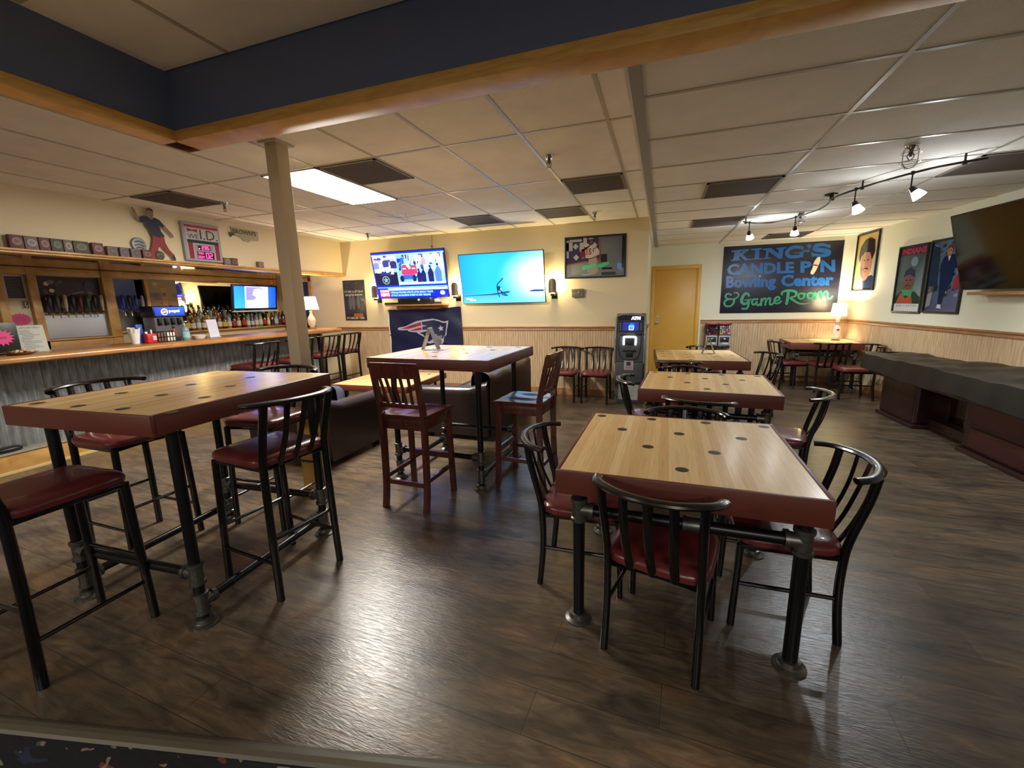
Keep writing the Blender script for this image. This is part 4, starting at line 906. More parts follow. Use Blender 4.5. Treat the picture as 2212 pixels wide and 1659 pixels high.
a.text("IT'S TIME TO SET 'EM UP", X(.06), Y(.695), Y(.05), cw, w=X(.88), bold=.03); a.text("AND KNOCK 'EM DOWN.", X(.08), Y(.615), Y(.05), cw, w=X(.82), bold=.03); a.text("IT'S MILLER TIME.", X(.08), Y(.035), Y(.055), cw, w=X(.84), bold=.03)
c = a.obj('print', t, 0, .35); c.location = -Vector(t.location)

# ---------- football team flag
t = thing('team_flag', (-3.975, YW-.02, 0.64), 0, 'navy football team flag hanging under the news television', 'flag')
fw = 1.46
def flagp(u, v):   # sagging cloth: top edge droops to the left
    top = 0.765+0.035*u-0.012*math.sin(PI*u)+.004*math.sin(u*21); bot = -0.14; z = bot+(top-bot)*v; x = -fw/2+fw*u+0.012*math.sin(v*5)
    y = -0.012*(1-v)-0.009*math.sin(u*13+v*4)*(1-.5*v)-0.012*math.sin((u+v)*7)**2-0.01*math.exp(-((u*1.1-(1-v)*1.3)/0.05)**2)*u
    return Vector((x, y-.012, z))
m = MB(); m.grid(flagp, 70, 44); FL = m.obj('cloth', mat('navy_nylon', C8(26, 31, 66), .38, bump=.1, bscale=40), t)
m = MB(); m.grid(lambda u, v: flagp(u*.016, v)+Vector((-.008, -.002, 0)), 2, 30); m.obj('hem', WHITEP, t)
m = MB()
for v in (.985, .5): p = flagp(.006, v); m.lathe([(.006, -.004), (.013, -.003), (.013, 0), (.006, 0)], p+Vector((0, -.003, 0)), 14, 'Y')
m.obj('grommet', CHROME, t)
# emblem traced in flag-photo coordinates, mapped through the cloth surface
def fmap(px, py):  # px,py in the zoomed flag view: cloth spans x 500..1745 at top, y 150..860
    u = (px-505-(py-145)*.055)/(1240-(py-145)*.03)
    z = 1.405+ (u*.04) - (py-145)*(0.765/705)*1.0
    return u, (z-.64+.14)/(0.765+0.035*u-0.012*math.sin(PI*u)+.14)
def emblem(pts, col, lay, smooth=0):
    if smooth:
        P = spline([(x, y, 0) for x, y in pts+[pts[0]]], smooth)[:-1]; pts = [(p.x, p.y) for p in P]
    me = bmesh.new(); vs = []
    for px, py in pts:
        u, v = fmap(px, py); p = flagp(u, v); vs.append(me.verts.new((p.x, p.y-.0, p.z)))
    f = me.faces.new(vs); bmesh.ops.triangulate(me, faces=[f])
    for _ in range(3): bmesh.ops.subdivide_edges(me, edges=[e for e in me.edges if e.calc_length() > .03], cuts=1, use_grid_fill=False); bmesh.ops.triangulate(me, faces=me.faces[:])
    for v in me.verts:
        u = (v.co.x+fw/2)/fw; vv = (v.co.z+.14)/(0.765+0.035*u-0.012*math.sin(PI*u)+.14); v.co.y = flagp(u, vv).y-0.0015*lay-.002
    return me, col
EM = MB(); LC = EM.bm.loops.layers.float_color.new('ink')
silver, red, nvb, shade = K(170, 172, 185), K(165, 40, 62), K(26, 31, 66), K(110, 112, 124)
out = [(665, 462), (690, 443), (790, 428), (900, 390), (1010, 352), (1140, 328), (1290, 320), (1370, 338), (1440, 362), (1490, 368), (1552, 356), (1540, 420), (1512, 500), (1498, 585), (1462, 612), (1450, 655), (1455, 690), (1425, 735), (1380, 728), (1300, 705), (1210, 720), (1170, 700), (1185, 640), (1100, 585), (1015, 552), (1010, 535), (900, 522), (855, 510), (838, 488), (760, 490), (690, 488)]
inner = [(1100, 362), (1290, 345), (1370, 362), (1440, 388), (1500, 392), (1520, 388), (1500, 470), (1478, 580), (1440, 602), (1432, 650), (1380, 620), (1300, 570), (1280, 640), (1200, 690), (1210, 620), (1110, 565), (1050, 545), (1150, 520), (1205, 505), (1190, 490), (1108, 492), (1108, 440), (1185, 430), (1160, 422), (1108, 412)]
r1 = [(715, 466), (900, 418), (1085, 362), (1098, 420), (980, 445), (850, 468)]; r2 = [(870, 503), (990, 475), (1090, 450), (1100, 490), (1000, 503)]
face = [(1285, 575), (1340, 568), (1350, 600), (1400, 595), (1425, 580), (1428, 640), (1412, 665), (1432, 680), (1410, 700), (1415, 725), (1380, 725), (1330, 690), (1290, 640), (1345, 655), (1330, 615), (1290, 600)]
star = [(1412+56*math.cos(math.radians(-100+36*k))*(1 if k % 2 == 0 else .42), 480+56*math.sin(math.radians(-100+36*k))*(1 if k % 2 == 0 else .42)) for k in range(10)]
for pts, col, ly in ((out, silver, 1), (inner, nvb, 2), (r1, red, 2), (r2, red, 2), (face, shade, 3), (star, silver, 3)):
    me, col = emblem(pts, col, ly); mp = {}
    for v in me.verts: mp[v] = EM.bm.verts.new(v.co)
    for f in me.faces:
        g = EM.bm.faces.new([mp[v] for v in f.verts]); g.normal_update()
        if g.normal.y > 0: g.normal_flip()
        for l in g.loops: l[LC] = (*col, 1)
    me.free()
EM.obj('emblem', art_mat('ink', 0, .5), t, smooth=False, fixn=False)

# ---------- framed football picture
def framed(name, O, U, V, w, h, bw, label, cat, fm=BLACKP, depth=.025, group=None):
    O = Vector(O); c = O+Vector(U).normalized()*w/2; t = thing(name, c, 0, label, cat, group)
    frame_mb(O-c, U, V, w, h, bw, depth).obj('frame', fm, t, smooth=False)
    return t, c
t, c0 = framed('framed_picture', (-1.452, YW, 1.83), UB, VB, .915, .615, .022, 'black framed picture of a football player in jersey 15 on the back wall', 'framed picture')
a = Art((-1.43, YW, 1.852), UB, VB); w, h = .871, .571; a.d = .006
a.rect(0, 0, w, h, K(112, 116, 122), [K(150, 158, 150), K(110, 112, 118), K(98, 102, 112), K(120, 125, 130)]); a.up()
a.poly([(X(0), Y(.30)), (X(.0), Y(1)), (X(.56), Y(1)), (X(.58), Y(.42))], K(58, 58, 92)); a.up()
a.poly([(0, Y(.30)), (X(.36), Y(.38)), (X(.36), Y(.41)), (0, Y(.335))], K(160, 100, 60)); a.poly([(X(.56), Y(1)), (X(.585), Y(1)), (X(.62), Y(.36)), (X(.585), Y(.40))], K(140, 84, 60)); a.up()
pc = K(182, 178, 176)
for q in ((0, .68, .11, .90), (0, .50, .045, .95), (.055, .91, .27, .97), (.235, .66, .30, .88), (.30, .78, .36, 1.0)): a.rect(X(q[0]), Y(q[1]), X(q[2]), Y(q[3]), pc)
for cx, cz in ((.165, .79), (.175, .51), (.49, .80)): a.poly([(X(cx-.052), Y(cz)), (X(cx), Y(cz-.08)), (X(cx+.052), Y(cz)), (X(cx), Y(cz+.08))], pc)
a.rect(X(.60), Y(.36), X(.71), Y(.56), K(38, 42, 58)); a.rect(X(.955), Y(.2), X(1), Y(1), K(24, 26, 32)); a.up()
jersey = K(205, 192, 184)
a.poly([(X(.37), Y(.12)), (X(.40), Y(.50)), (X(.53), Y(.50)), (X(.57), Y(.14)), (X(.50), Y(.05)), (X(.44), Y(.06))], K(172, 158, 148)); a.up()
a.poly([(X(.34), Y(.48)), (X(.33), Y(.66)), (X(.24), Y(.68)), (X(.25), Y(.60)), (X(.29), Y(.74)), (X(.33), Y(.83)), (X(.40), Y(.86)), (X(.47), Y(.84)), (X(.52), Y(.76)), (X(.575), Y(.66)), (X(.575), Y(.56)), (X(.52), Y(.52)), (X(.45), Y(.46))], jersey); a.up()
a.ell(X(.43), Y(.90), X(.055), Y(.10), K(46, 44, 66)); a.up(); a.ell(X(.435), Y(.87), X(.033), Y(.065), K(126, 76, 76)); a.up(); a.stroke([(X(.40), Y(.86)), (X(.44), Y(.815)), (X(.475), Y(.86))], .006, K(50, 48, 64)); a.poly([(X(.38), Y(.97)), (X(.42), Y(1.0)), (X(.47), Y(.985)), (X(.48), Y(.955)), (X(.39), Y(.95))], K(170, 160, 158))
a.stroke([(X(.315), Y(.78)), (X(.33), Y(.72)), (X(.325), Y(.67))], .012, K(70, 30, 36)); a.stroke([(X(.47), Y(.63)), (X(.475), Y(.70)), (X(.53), Y(.74))], .012, K(70, 30, 36)); a.stroke([(X(.36), Y(.46)), (X(.44), Y(.465)), (X(.52), Y(.51))], .011, K(60, 30, 36)); a.up()
a.text('15', X(.355), Y(.56), Y(.16), K(168, 50, 70), w=X(.085), bold=.03); a.poly([(X(.51), Y(.52)), (X(.545), Y(.50)), (X(.63), Y(.34)), (X(.60), Y(.32)), (X(.545), Y(.40))], K(140, 88, 66))
a.ell(X(.29), Y(.575), X(.048), Y(.10), K(120, 52, 60), rot=.3); a.up(); a.ell(X(.30), Y(.49), X(.03), Y(.03), K(160, 95, 80)); a.up()
for q in (((.27, .20), (.29, .29), (.53, .33), (.53, .24), (.30, .17)), ((.54, .25), (.56, .31), (.75, .36), (.75, .29), (.60, .21))): a.poly([(X(x), Y(y)) for x, y in q], K(110, 200, 158) if q[0][0] < .4 else K(70, 205, 130))
a.rect(X(.63), Y(.17), X(.80), Y(.22), K(30, 34, 46)); a.rect(X(.62), Y(.03), X(.86), Y(.10), K(60, 58, 58)); a.poly([(X(.88), Y(.19)), (X(.96), Y(.10)), (X(.96), Y(.30)), (X(.88), Y(.33))], K(110, 150, 215)); a.poly([(X(.24), Y(.045)), (X(.36), Y(.07)), (X(.50), Y(.065)), (X(.34), Y(.035))], K(190, 210, 225))
c = a.obj('print', t, 0, .12); c.location = -Vector(t.location)

# ---------- cash machine beside the door
t = thing('cash_machine', (-0.415, 6.45, 0), 0, 'tall grey cash machine with glowing blue screen by the back wall', 'cash machine')
ATMG = mat('graphite_plastic', C8(74, 76, 80), .36, bump=.1, bscale=300)
m = MB(); m.box((-.20, -.17, 0.0), (.20, .22, .30), .012); m.box((-.205, -.205, 0.30), (.205, .22, .62), .03, seg=4); m.obj('pedestal', ATMG, t)
m = MB()
prof = [(-.205, .62), (-.21, .80), (-.20, .98), (-.155, 1.03), (-.125, 1.20), (-.13, 1.27), (-.10, 1.292), (.20, 1.292), (.22, 1.25), (.22, .62)]
def hat(s): return [(y, z) for y, z in prof]
m.prism(prof, -.195, .195, 'X'); o_ = m.obj('head', ATMG, t)
m = MB()
for s in (-1, 1): P = spline([(s*.203, -.20, .60), (s*.203, -.215, .80), (s*.203, -.205, .97), (s*.203, -.165, 1.03), (s*.198, -.138, 1.2), (s*.19, -.14, 1.26)], 5); m.tube(P, .014, 8)
m.tube(spline([(-.19, -.14, 1.26), (-.12, -.145, 1.285), (0, -.147, 1.292), (.12, -.145, 1.285), (.19, -.14, 1.26)], 4), .014, 8)
m.obj('edge_trim', mat('grey_satin_trim', C8(120, 122, 126), .35), t)
a = Art((-.195, -.1302+(-.002), 1.205), UB, (0, -.05/.07*.1, 1)); a.d = .002
a.rect(.02, 0, .375, .062, K(30, 32, 46)); a.obj('sign_panel', t, 0, .3)
a = Art((.005, -.139, 1.213), UB, VB); a.text('ATM', 0, 0, .042, K(235, 240, 255), w=.125, bold=.05); a.obj('sign_lettering', t, 14, .3, 'lit')
# screen on the sloped front
V1 = Vector((0, .030, .17)).normalized()
a = Art((-.165, -.158, 1.04), UB, V1); a.rect(0, 0, .33, .155, K(22, 24, 34)); a.up(2)
for s_ in (.012, .295):
    for k in range(4): a.rect(s_, .03+k*.028, s_+.022, .045+k*.028, K(120, 124, 132))
a.obj('bezel', t, 0, .3)
a = Art((-.165, -.158, 1.04), UB, V1); a.d = .004; a.rect(.055, .02, .275, .14, K(20, 30, 95)); a.up(); a.ell(.18, .075, .042, .05, K(10, 90, 230)); a.up(); a.rect(.14, .025, .205, .088, K(170, 215, 255)); a.up(); a.rect(.15, .035, .195, .078, K(20, 60, 190)); a.up(); a.rect(.163, .05, .182, .062, K(150, 200, 250)); a.obj('screen', t, 3.0, .2, 'screen')
m = MB(); P = spline([(-.085, -.214, .86), (-.085, -.216, .955), (-.07, -.216, .975), (.06, -.216, .975), (.078, -.216, .955), (.078, -.214, .86)], 4); m.tube(P, .011, 8); m.obj('lit_slot_ring', mat('white_led_ring', (.85, .92, 1), .4, emit=9), t)
m = MB(); m.box((-.065, -.222, .86), (.06, -.20, .95), .005); m.obj('keypad', DGREY, t); m = MB(); m.box((-.14, -.20, .995), (-.06, -.17, 1.005)); m.box((.06, -.20, 1.0), (.155, -.165, 1.02), .003); m.obj('card_reader', BLACKP, t)
m = MB(); m.box((-.10, -.225, .765), (.085, -.20, .79), .004); m.box((-.05, -.222, .69), (.04, -.205, .77), .004); m.obj('cash_slot', BLACKP, t)
m = MB(); P = spline([(-.16, -.213, .98), (-.155, -.216, .80), (-.13, -.217, .70), (-.08, -.216, .655), (.06, -.216, .655), (.115, -.217, .70), (.14, -.216, .80), (.15, -.213, .98)], 5); m.tube(P, .005, 6); m.obj('front_moulding', DGREY, t)
a = Art((-.072, -.2095, .50), UB, VB); a.rect(0, 0, .13, .135, K(170, 160, 165)); a.up(); a.rect(.03, .06, .095, .12, K(90, 60, 80)); a.up(); a.rect(.045, .072, .08, .108, K(50, 34, 60))
for k in range(4): a.rect(.015, .045-k*.011, .115, .049-k*.011, K(90, 84, 90))
a.obj('sticker', t, 0, .6)
a = Art((-.15, -.1735, .055), UB, VB); a.rect(0, 0, .29, .225, K(165, 168, 166)); a.up()
for k in range(9): a.rect(.035, .18-k*.018, .035+.2*(1-.15*(k % 3)), .184-k*.018, K(100, 104, 104))
a.obj('paper_notice', t, 0, .7)

# ---------- candy machine
t = thing('candy_machine', (0.975, 8.60, 0), 0, 'double headed red candy and gumball machine against the far wainscot', 'candy machine')
REDP = mat('red_enamel', C8(150, 32, 34), .35); m = MB(); m.box((-.10, -.06, 0), (.10, .10, .03), .006); m.lathe([(.028, .03), (.028, .60)], (0, .02, 0), 14); m.box((-.20, -.10, .595), (.20, .10, .645), .008); m.obj('stand', DGREY, t)
random.seed(11)
for s, nm in ((-1, 'novelty'), (1, 'gumball')):
    cx = s*.105
    m = MB(); m.box((cx-.095, -.10, .648), (cx+.095, .09, .825), .006); bd = m.obj('vending_body', mat('silver_body', C8(170, 172, 174), .35), t)
    m = MB(); m.box((cx-.075, -.108, .705), (cx+.075, -.099, .80), .003); m.obj('coin_plate', DGREY, bd)
    m = MB(); m.lathe([(.001, -.03), (.018, -.03), (.018, 0)], (cx, -.105, .765), 14, 'Y'); m.box((cx-.026, -.142, .759), (cx+.026, -.13, .771), .002); m.obj('crank', CHROME, bd)
    m = MB(); m.box((cx-.03, -.112, .665), (cx+.06, -.10, .70), .003); m.obj('flap', WHITEP, bd)
    m = MB(); m.box((cx-.10, -.105, .825), (cx+.10, .095, .84), .004); m.box((cx-.105, -.11, 1.015), (cx+.105, .10, 1.045), .01); m.obj('lid', REDP, bd)
    m = MB()
    for q in ((cx-.088, -.092), (cx+.088, -.092), (cx-.088, .085), (cx+.088, .085)): m.box((q[0]-.003, q[1]-.003, .84), (q[0]+.003, q[1]+.003, 1.015))
    m.box((cx-.09, .083, .84), (cx+.09, .088, 1.015)); m.box((cx-.09, -.095, .84), (cx+.09, .088, .844)); m.obj('globe_frame', mat('dark_backing', C8(70, 66, 66), .5), bd)
    cols = [C8(210, 210, 215), C8(215, 205, 60), C8(205, 80, 110), C8(90, 140, 200), C8(215, 90, 60)] if s > 0 else [C8(60, 40, 70), C8(120, 50, 80), C8(150, 140, 150), C8(40, 36, 50), C8(110, 60, 60)]
    mats = [mat('candy_%s_%s' % (nm, 'abcde'[k]), cols[k], .35) for k in range(5)]
    m = MB()
    for ix in range(5):
        for iz in range(5):
            for iy in range(2):
                m.mi = random.randint(0, 4); r = .0175; X_ = cx-.07+ix*.035+random.uniform(-.004, .004); Y_ = -.072+iy*.034; Z_ = .857+iz*.031+random.uniform(-.003, .003)
                m.lathe([(.003, -r), (r*.7, -r*.7), (r, 0), (r*.7, r*.7), (.003, r)], (X_, Y_, Z_), 8)
    c = m.obj('candy', mats, bd); c['kind'] = 'stuff'

# ---------- big painted bowling sign
t = thing('bowling_sign', (1.90, YS, 1.215), 0, 'large dark painted sign with blue and green bowling centre lettering on the far wall', 'sign')
sw, sh_ = 1.80, 1.175
m = MB(); m.box((-sw/2, -.02, 0), (sw/2, -.001, sh_), .003); m.obj('board', mat('ink_blue_gloss_board', C8(22, 22, 44), .4, coat=.1, var=.2, vscale=4), t)
a = Art(Vector((-sw/2, -.0205, 0)), UB, VB, lay=.0004); BL1, GR1 = K(32, 92, 158), K(54, 148, 108)
IU, IV = sw/1890, sh_/1140          # lettering traced on an image grid x 10..1900, y 150..1290 of the rectified sign
def RP(px, py):  # undo the photo's perspective: bilinear inverse of the four sign corners
    tl, tr, br, bl_ = (25, 245), (1925, 145), (1800, 1280), (-10, 1300)
    u, v = .5, .5
    for _ in range(12):
        x = (1-v)*((1-u)*tl[0]+u*tr[0])+v*((1-u)*bl_[0]+u*br[0]); y = (1-v)*((1-u)*tl[1]+u*tr[1])+v*((1-u)*bl_[1]+u*br[1])
        dxu = (1-v)*(tr[0]-tl[0])+v*(br[0]-bl_[0]); dyu = (1-v)*(tr[1]-tl[1])+v*(br[1]-bl_[1]); dxv = (1-u)*(bl_[0]-tl[0])+u*(br[0]-tr[0]); dyv = (1-u)*(bl_[1]-tl[1])+u*(br[1]-tr[1])
        det = dxu*dyv-dxv*dyu; ex, ey = px-x, py-y; u += (ex*dyv-ey*dxv)/det; v += (ey*dxu-ex*dyu)/det
    return (u*sw, (1-v)*sh_)
def SP(pts, col): a.poly([RP(*p) for p in pts], col); a.d += 4e-5
def SS(pts, wd, col, sm=5): 
    f = (lambda t_: wd(t_)*IU) if callable(wd) else wd*IU
    a.stroke([RP(*p) for p in pts], f, col, sm); a.d += 1.2e-4
# KING'S in wide slab letters
SP([(150, 305), (345, 285), (350, 312), (305, 318), (285, 440), (315, 437), (318, 455), (148, 468), (150, 448), (185, 443), (205, 325), (155, 332)], BL1)
SP([(270, 372), (375, 292), (345, 300), (345, 285), (445, 278), (443, 298), (345, 362), (425, 432), (485, 428), (487, 446), (380, 458), (300, 392)], BL1)
SP([(475, 278), (655, 262), (655, 285), (615, 290), (610, 425), (665, 420), (668, 440), (495, 447), (497, 428), (535, 425), (545, 298), (480, 302)], BL1)
SP([(665, 275), (800, 262), (915, 350), (925, 285), (890, 288), (885, 265), (1045, 248), (1040, 270), (1005, 275), (975, 432), (930, 432), (765, 322), (755, 415), (800, 412), (800, 430), (680, 440), (682, 422), (712, 418), (725, 300), (665, 300)], BL1)
SS([(1290, 262), (1215, 250), (1110, 268), (1050, 335), (1090, 395), (1200, 400), (1270, 378), (1280, 330)], lambda q: 62-14*abs(q-.45), BL1)
SP([(1260, 235), (1305, 235), (1310, 300), (1285, 300), (1255, 265)], BL1); SP([(1170, 330), (1240, 335), (1330, 300), (1395, 290), (1410, 320), (1370, 330), (1330, 320), (1310, 345), (1305, 410), (1265, 405), (1265, 350), (1175, 345)], BL1)
a.up(.4); e_ = RP(1388, 235); a.ell(e_[0], e_[1], .030, .030, BL1); SS([(1405, 235), (1408, 262), (1370, 285)], lambda q: 30*(1-q)+4, BL1); a.up(-.4)
SS([(1690, 245), (1600, 215), (1500, 235), (1490, 285), (1600, 305), (1680, 325), (1670, 370), (1560, 385), (1450, 365)], lambda q: 42+34*math.sin(PI*q), BL1); SP([(1678, 215), (1712, 210), (1715, 262), (1690, 268), (1660, 245)], BL1); SP([(1425, 335), (1450, 335), (1480, 360), (1470, 400), (1435, 405)], BL1)
# CANDLE PIN
def word(st, x0, yb, x1, yt, yb2, yt2, col, bold=.03, sc=1.0):   # text fitted between two slanted guide lines of the photo
    ps = text_polys(st, bold); xs = [p[0] for q in ps for p in q]; x_0, x_1 = min(xs), max(xs); base = 0; cap = .729 if not sc != 1.0 else sc
    d0 = a.d
    for k_, q in enumerate(ps):
        a.d = d0+(k_ % 8)*5e-5; pts = []
        for px, py in q:
            f = (px-x_0)/(x_1-x_0); X_ = x0+(x1-x0)*f; B_ = yb+(yb2-yb)*f; T_ = yt+(yt2-yt)*f; pts.append(RP(X_, B_+(T_-B_)*(py/cap)))
        a.poly(pts, col)
    a.d = d0
word('CANDLE', 90, 682, 1170, 515, 645, 478, BL1, .045); word('P', 1265, 642, 1435, 472, 635, 465, BL1, .045); word('N', 1565, 635, 1785, 458, 628, 450, BL1, .045)
word('Bowling', 78, 882, 890, 705, 862, 690, BL1, .045); word('Center', 970, 862, 1765, 685, 842, 665, BL1, .045)
a.up(); cr = K(205, 198, 168)
SP([(1555, 405), (1520, 412), (1478, 470), (1450, 540), (1475, 530), (1530, 545), (1555, 500), (1566, 440), (1563, 412)], cr); SP([(1450, 540), (1455, 560), (1420, 640), (1418, 668), (1445, 682), (1465, 675), (1500, 620), (1528, 560), (1530, 545), (1490, 545)], cr); a.up(); SS([(1455, 535), (1495, 530), (1530, 545)], 18, K(170, 40, 40))
# & Game Room in script
a.up(.3)
SS([(168, 1004), (140, 985), (100, 990), (78, 1025), (98, 1056), (150, 1066)], 30, GR1); SS([(155, 1068), (85, 1090), (62, 1140), (95, 1185), (165, 1182), (215, 1135), (222, 1080)], 34, GR1); SS([(150, 1072), (230, 1066), (285, 1032), (292, 990), (262, 968), (225, 972)], 26, GR1)
SS([(470, 1030), (450, 990), (400, 985), (355, 1050), (350, 1120), (400, 1150), (450, 1120), (460, 1085)], lambda q: 30+22*math.sin(PI*q), GR1); SS([(400, 1088), (500, 1075)], 22, GR1); SS([(465, 1080), (460, 1160), (430, 1225), (360, 1225)], 34, GR1)
SS([(590, 1075), (540, 1075), (515, 1120), (540, 1160), (585, 1130), (600, 1070)], 34, GR1); SS([(600, 1070), (592, 1150), (620, 1170), (655, 1140)], 32, GR1)
SS([(668, 1065), (660, 1170)], 34, GR1); SS([(665, 1110), (710, 1060), (735, 1075), (728, 1165)], 32, GR1); SS([(735, 1110), (780, 1055), (805, 1070), (800, 1150), (830, 1160), (860, 1130)], 32, GR1)
SS([(870, 1110), (940, 1080), (950, 1050), (915, 1035), (875, 1075), (880, 1130), (930, 1140), (975, 1105)], 32, GR1)
SS([(990, 1010), (985, 970), (1040, 940), (1130, 935), (1200, 960), (1195, 1020), (1110, 1045)], lambda q: 26+20*math.sin(PI*q), GR1); SS([(1085, 950), (1075, 1050), (1060, 1145)], 48, GR1); SS([(1110, 1045), (1160, 1085), (1250, 1140), (1350, 1145), (1450, 1115)], lambda q: 44*(1-q)**.6+3, GR1)
for ox, oy in ((1215, 975), (1350, 968)): SS([(ox+95, oy+5), (ox+40, oy+10), (ox+25, oy+60), (ox+60, oy+95), (ox+105, oy+70), (ox+110, oy+20), (ox+80, oy+5), (ox+130, oy+15)], 32, GR1)
SS([(1490, 970), (1500, 1068)], 36, GR1); SS([(1500, 1010), (1555, 955), (1580, 975), (1580, 1068)], 34, GR1); SS([(1585, 1010), (1640, 950), (1670, 970), (1675, 1055), (1710, 1065), (1740, 1030)], 34, GR1)
a.obj('lettering', t, 0, .35)

# ---------- portraits near the corner and on the right wall
def UV(u, v, w, h): return (u*w, v*h)
Uc = Vector((P0.x-2.98, P0.y-YS, 0)).normalized()
t, c0 = framed('framed_portrait', Vector((2.982, YS-.05, 1.555)), Uc, VB, .66, .89, .018, 'black framed portrait of a dark haired person, hung in the corner by the blue sign', 'framed portrait')
a = Art(Vector((2.982, YS-.05, 1.555))+Uc*.018+Vector((0, 0, .018)), Uc, VB); a.d = .005; w, h = .624, .854
a.rect(0, 0, w, h, None, [K(215, 225, 190), K(90, 140, 160), K(190, 150, 80), K(205, 165, 80)]); a.up(); a.rect(0, 0, X(.3), Y(.55), K(190, 205, 140)); a.up()
a.poly([(X(.12), 0), (X(.25), Y(.10)), (X(.45), Y(.22)), (X(.85), Y(.25)), (X(1), Y(.2)), (X(1), 0)], K(36, 44, 70)); a.up(); a.poly([(X(.12), 0), (X(.2), Y(.08)), (X(.42), Y(.20)), (X(.5), 0)], K(215, 215, 215)); a.up()
a.ell(X(.52), Y(.45), X(.27), Y(.29), K(165, 118, 104)); a.up(); a.poly([(X(.12), Y(.62)), (X(.16), Y(.78)), (X(.35), Y(.90)), (X(.6), Y(.93)), (X(.82), Y(.86)), (X(.88), Y(.66)), (X(.78), Y(.52)), (X(.66), Y(.66)), (X(.4), Y(.68)), (X(.24), Y(.60)), (X(.2), Y(.5))], K(44, 34, 32)); a.up()
for ex in (.42, .60): a.ell(X(ex), Y(.53), X(.035), Y(.012), K(50, 34, 34))
a.stroke([(X(.50), Y(.52)), (X(.49), Y(.42)), (X(.53), Y(.41))], .008, K(130, 84, 74)); a.stroke([(X(.43), Y(.33)), (X(.52), Y(.32)), (X(.60), Y(.335))], .011, K(130, 62, 62)); a.up(); a.stroke([(X(.40), Y(.355)), (X(.46), Y(.385)), (X(.52), Y(.375)), (X(.58), Y(.385)), (X(.64), Y(.36))], .018, K(60, 42, 36), 4); a.poly([(X(.26), Y(.36)), (X(.34), Y(.24)), (X(.50), Y(.18)), (X(.42), Y(.27)), (X(.33), Y(.44))], K(132, 88, 76))
c = a.obj('print', t, 0, .1); c.location = -Vector(t.location)
pa = P0+DW*.47
t, c0 = framed('framed_poster', pa+Vector((0, 0, 1.238)), DW, VB, .585, .88, .022, 'black framed poster of a bearded person over a JOE CARTER caption', 'framed poster')
a = Art(pa+DW*.022+Vector((0, 0, 1.26)), DW, VB); a.d = .005; w, h = .541, .836
a.rect(0, 0, w, h, None, [K(96, 104, 92), K(150, 170, 170), K(60, 72, 70), K(84, 92, 86)]); a.up(); a.rect(0, 0, w, Y(.12), K(205, 208, 205)); a.text('JOE CARTER', X(.08), Y(.065), Y(.04), K(70, 76, 86), w=X(.78)); a.rect(0, Y(.88), w, h, K(70, 50, 56)); a.up()
a.text('INDIANS', X(.04), Y(.89), Y(.095), K(176, 56, 66), w=X(.90), bold=.05); a.poly([(X(0), Y(.12)), (X(.02), Y(.24)), (X(.25), Y(.34)), (X(.75), Y(.30)), (X(.98), Y(.20)), (X(.98), Y(.12))], K(40, 50, 46)); a.up()
a.poly([(X(.04), Y(.12)), (X(.2), Y(.30)), (X(.42), Y(.20)), (X(.6), Y(.28)), (X(.7), Y(.12))], K(164, 78, 50)); a.up(); a.ell(X(.44), Y(.46), X(.20), Y(.17), K(118, 72, 58)); a.up(); a.poly([(X(.22), Y(.34)), (X(.66), Y(.33)), (X(.62), Y(.24)), (X(.3), Y(.25))], K(70, 140, 96)); a.up()
a.poly([(X(.24), Y(.54)), (X(.28), Y(.64)), (X(.46), Y(.69)), (X(.62), Y(.63)), (X(.66), Y(.53)), (X(.45), Y(.58))], K(50, 42, 62)); a.ell(X(.58), Y(.77), X(.13), Y(.075), K(120, 136, 144)); a.up()
for ex in (.37, .52): a.ell(X(ex), Y(.49), X(.035), Y(.011), K(40, 26, 26))
a.stroke([(X(.45), Y(.48)), (X(.44), Y(.42)), (X(.47), Y(.415))], .007, K(92, 52, 42)); a.stroke([(X(.37), Y(.37)), (X(.45), Y(.36)), (X(.52), Y(.37))], .009, K(80, 36, 36)); a.stroke([(X(.34), Y(.395)), (X(.45), Y(.41)), (X(.55), Y(.395))], .008, K(48, 30, 26))
c = a.obj('print', t, 0, .15); c.location = -Vector(t.location)
pa = P0+DW*1.10
t, c0 = framed('framed_poster', pa+Vector((0, 0, 1.25)), DW, VB, .60, .875, .022, 'black framed poster of a person in a dark blue suit, beside the dark television', 'framed poster')
a = Art(pa+DW*.022+Vector((0, 0, 1.272)), DW, VB); a.d = .005; w, h = .556, .831
a.rect(0, 0, w, h, None, [K(60, 60, 84), K(96, 98, 128), K(120, 134, 160), K(70, 84, 100)]); a.up(); random.seed(9)
for _ in range(46): x = random.uniform(0, .85); z = random.uniform(.2, .95); q = random.choice([K(38, 48, 70), K(140, 148, 176), K(60, 76, 90), K(100, 90, 110)]); a.poly([(X(x), Y(z)), (X(x+.12), Y(z+.01)), (X(x+.1), Y(z+.05)), (X(x+.02), Y(z+.045))], q); a.up(.1)
a.poly([(X(.02), Y(.25)), (X(.04), Y(.95)), (X(.22), Y(.9)), (X(.30), Y(.3))], K(36, 46, 62)); a.poly([(X(.02), Y(.05)), (X(.05), Y(.36)), (X(.2), Y(.36)), (X(.16), Y(.08))], K(140, 134, 130)); a.up()
st = K(24, 32, 66); a.poly([(X(.40), Y(.08)), (X(.36), Y(.40)), (X(.30), Y(.66)), (X(.38), Y(.77)), (X(.52), Y(.80)), (X(.72), Y(.78)), (X(.86), Y(.68)), (X(.74), Y(.60)), (X(.70), Y(.42)), (X(.58), Y(.30)), (X(.50), Y(.10))], st); a.up()
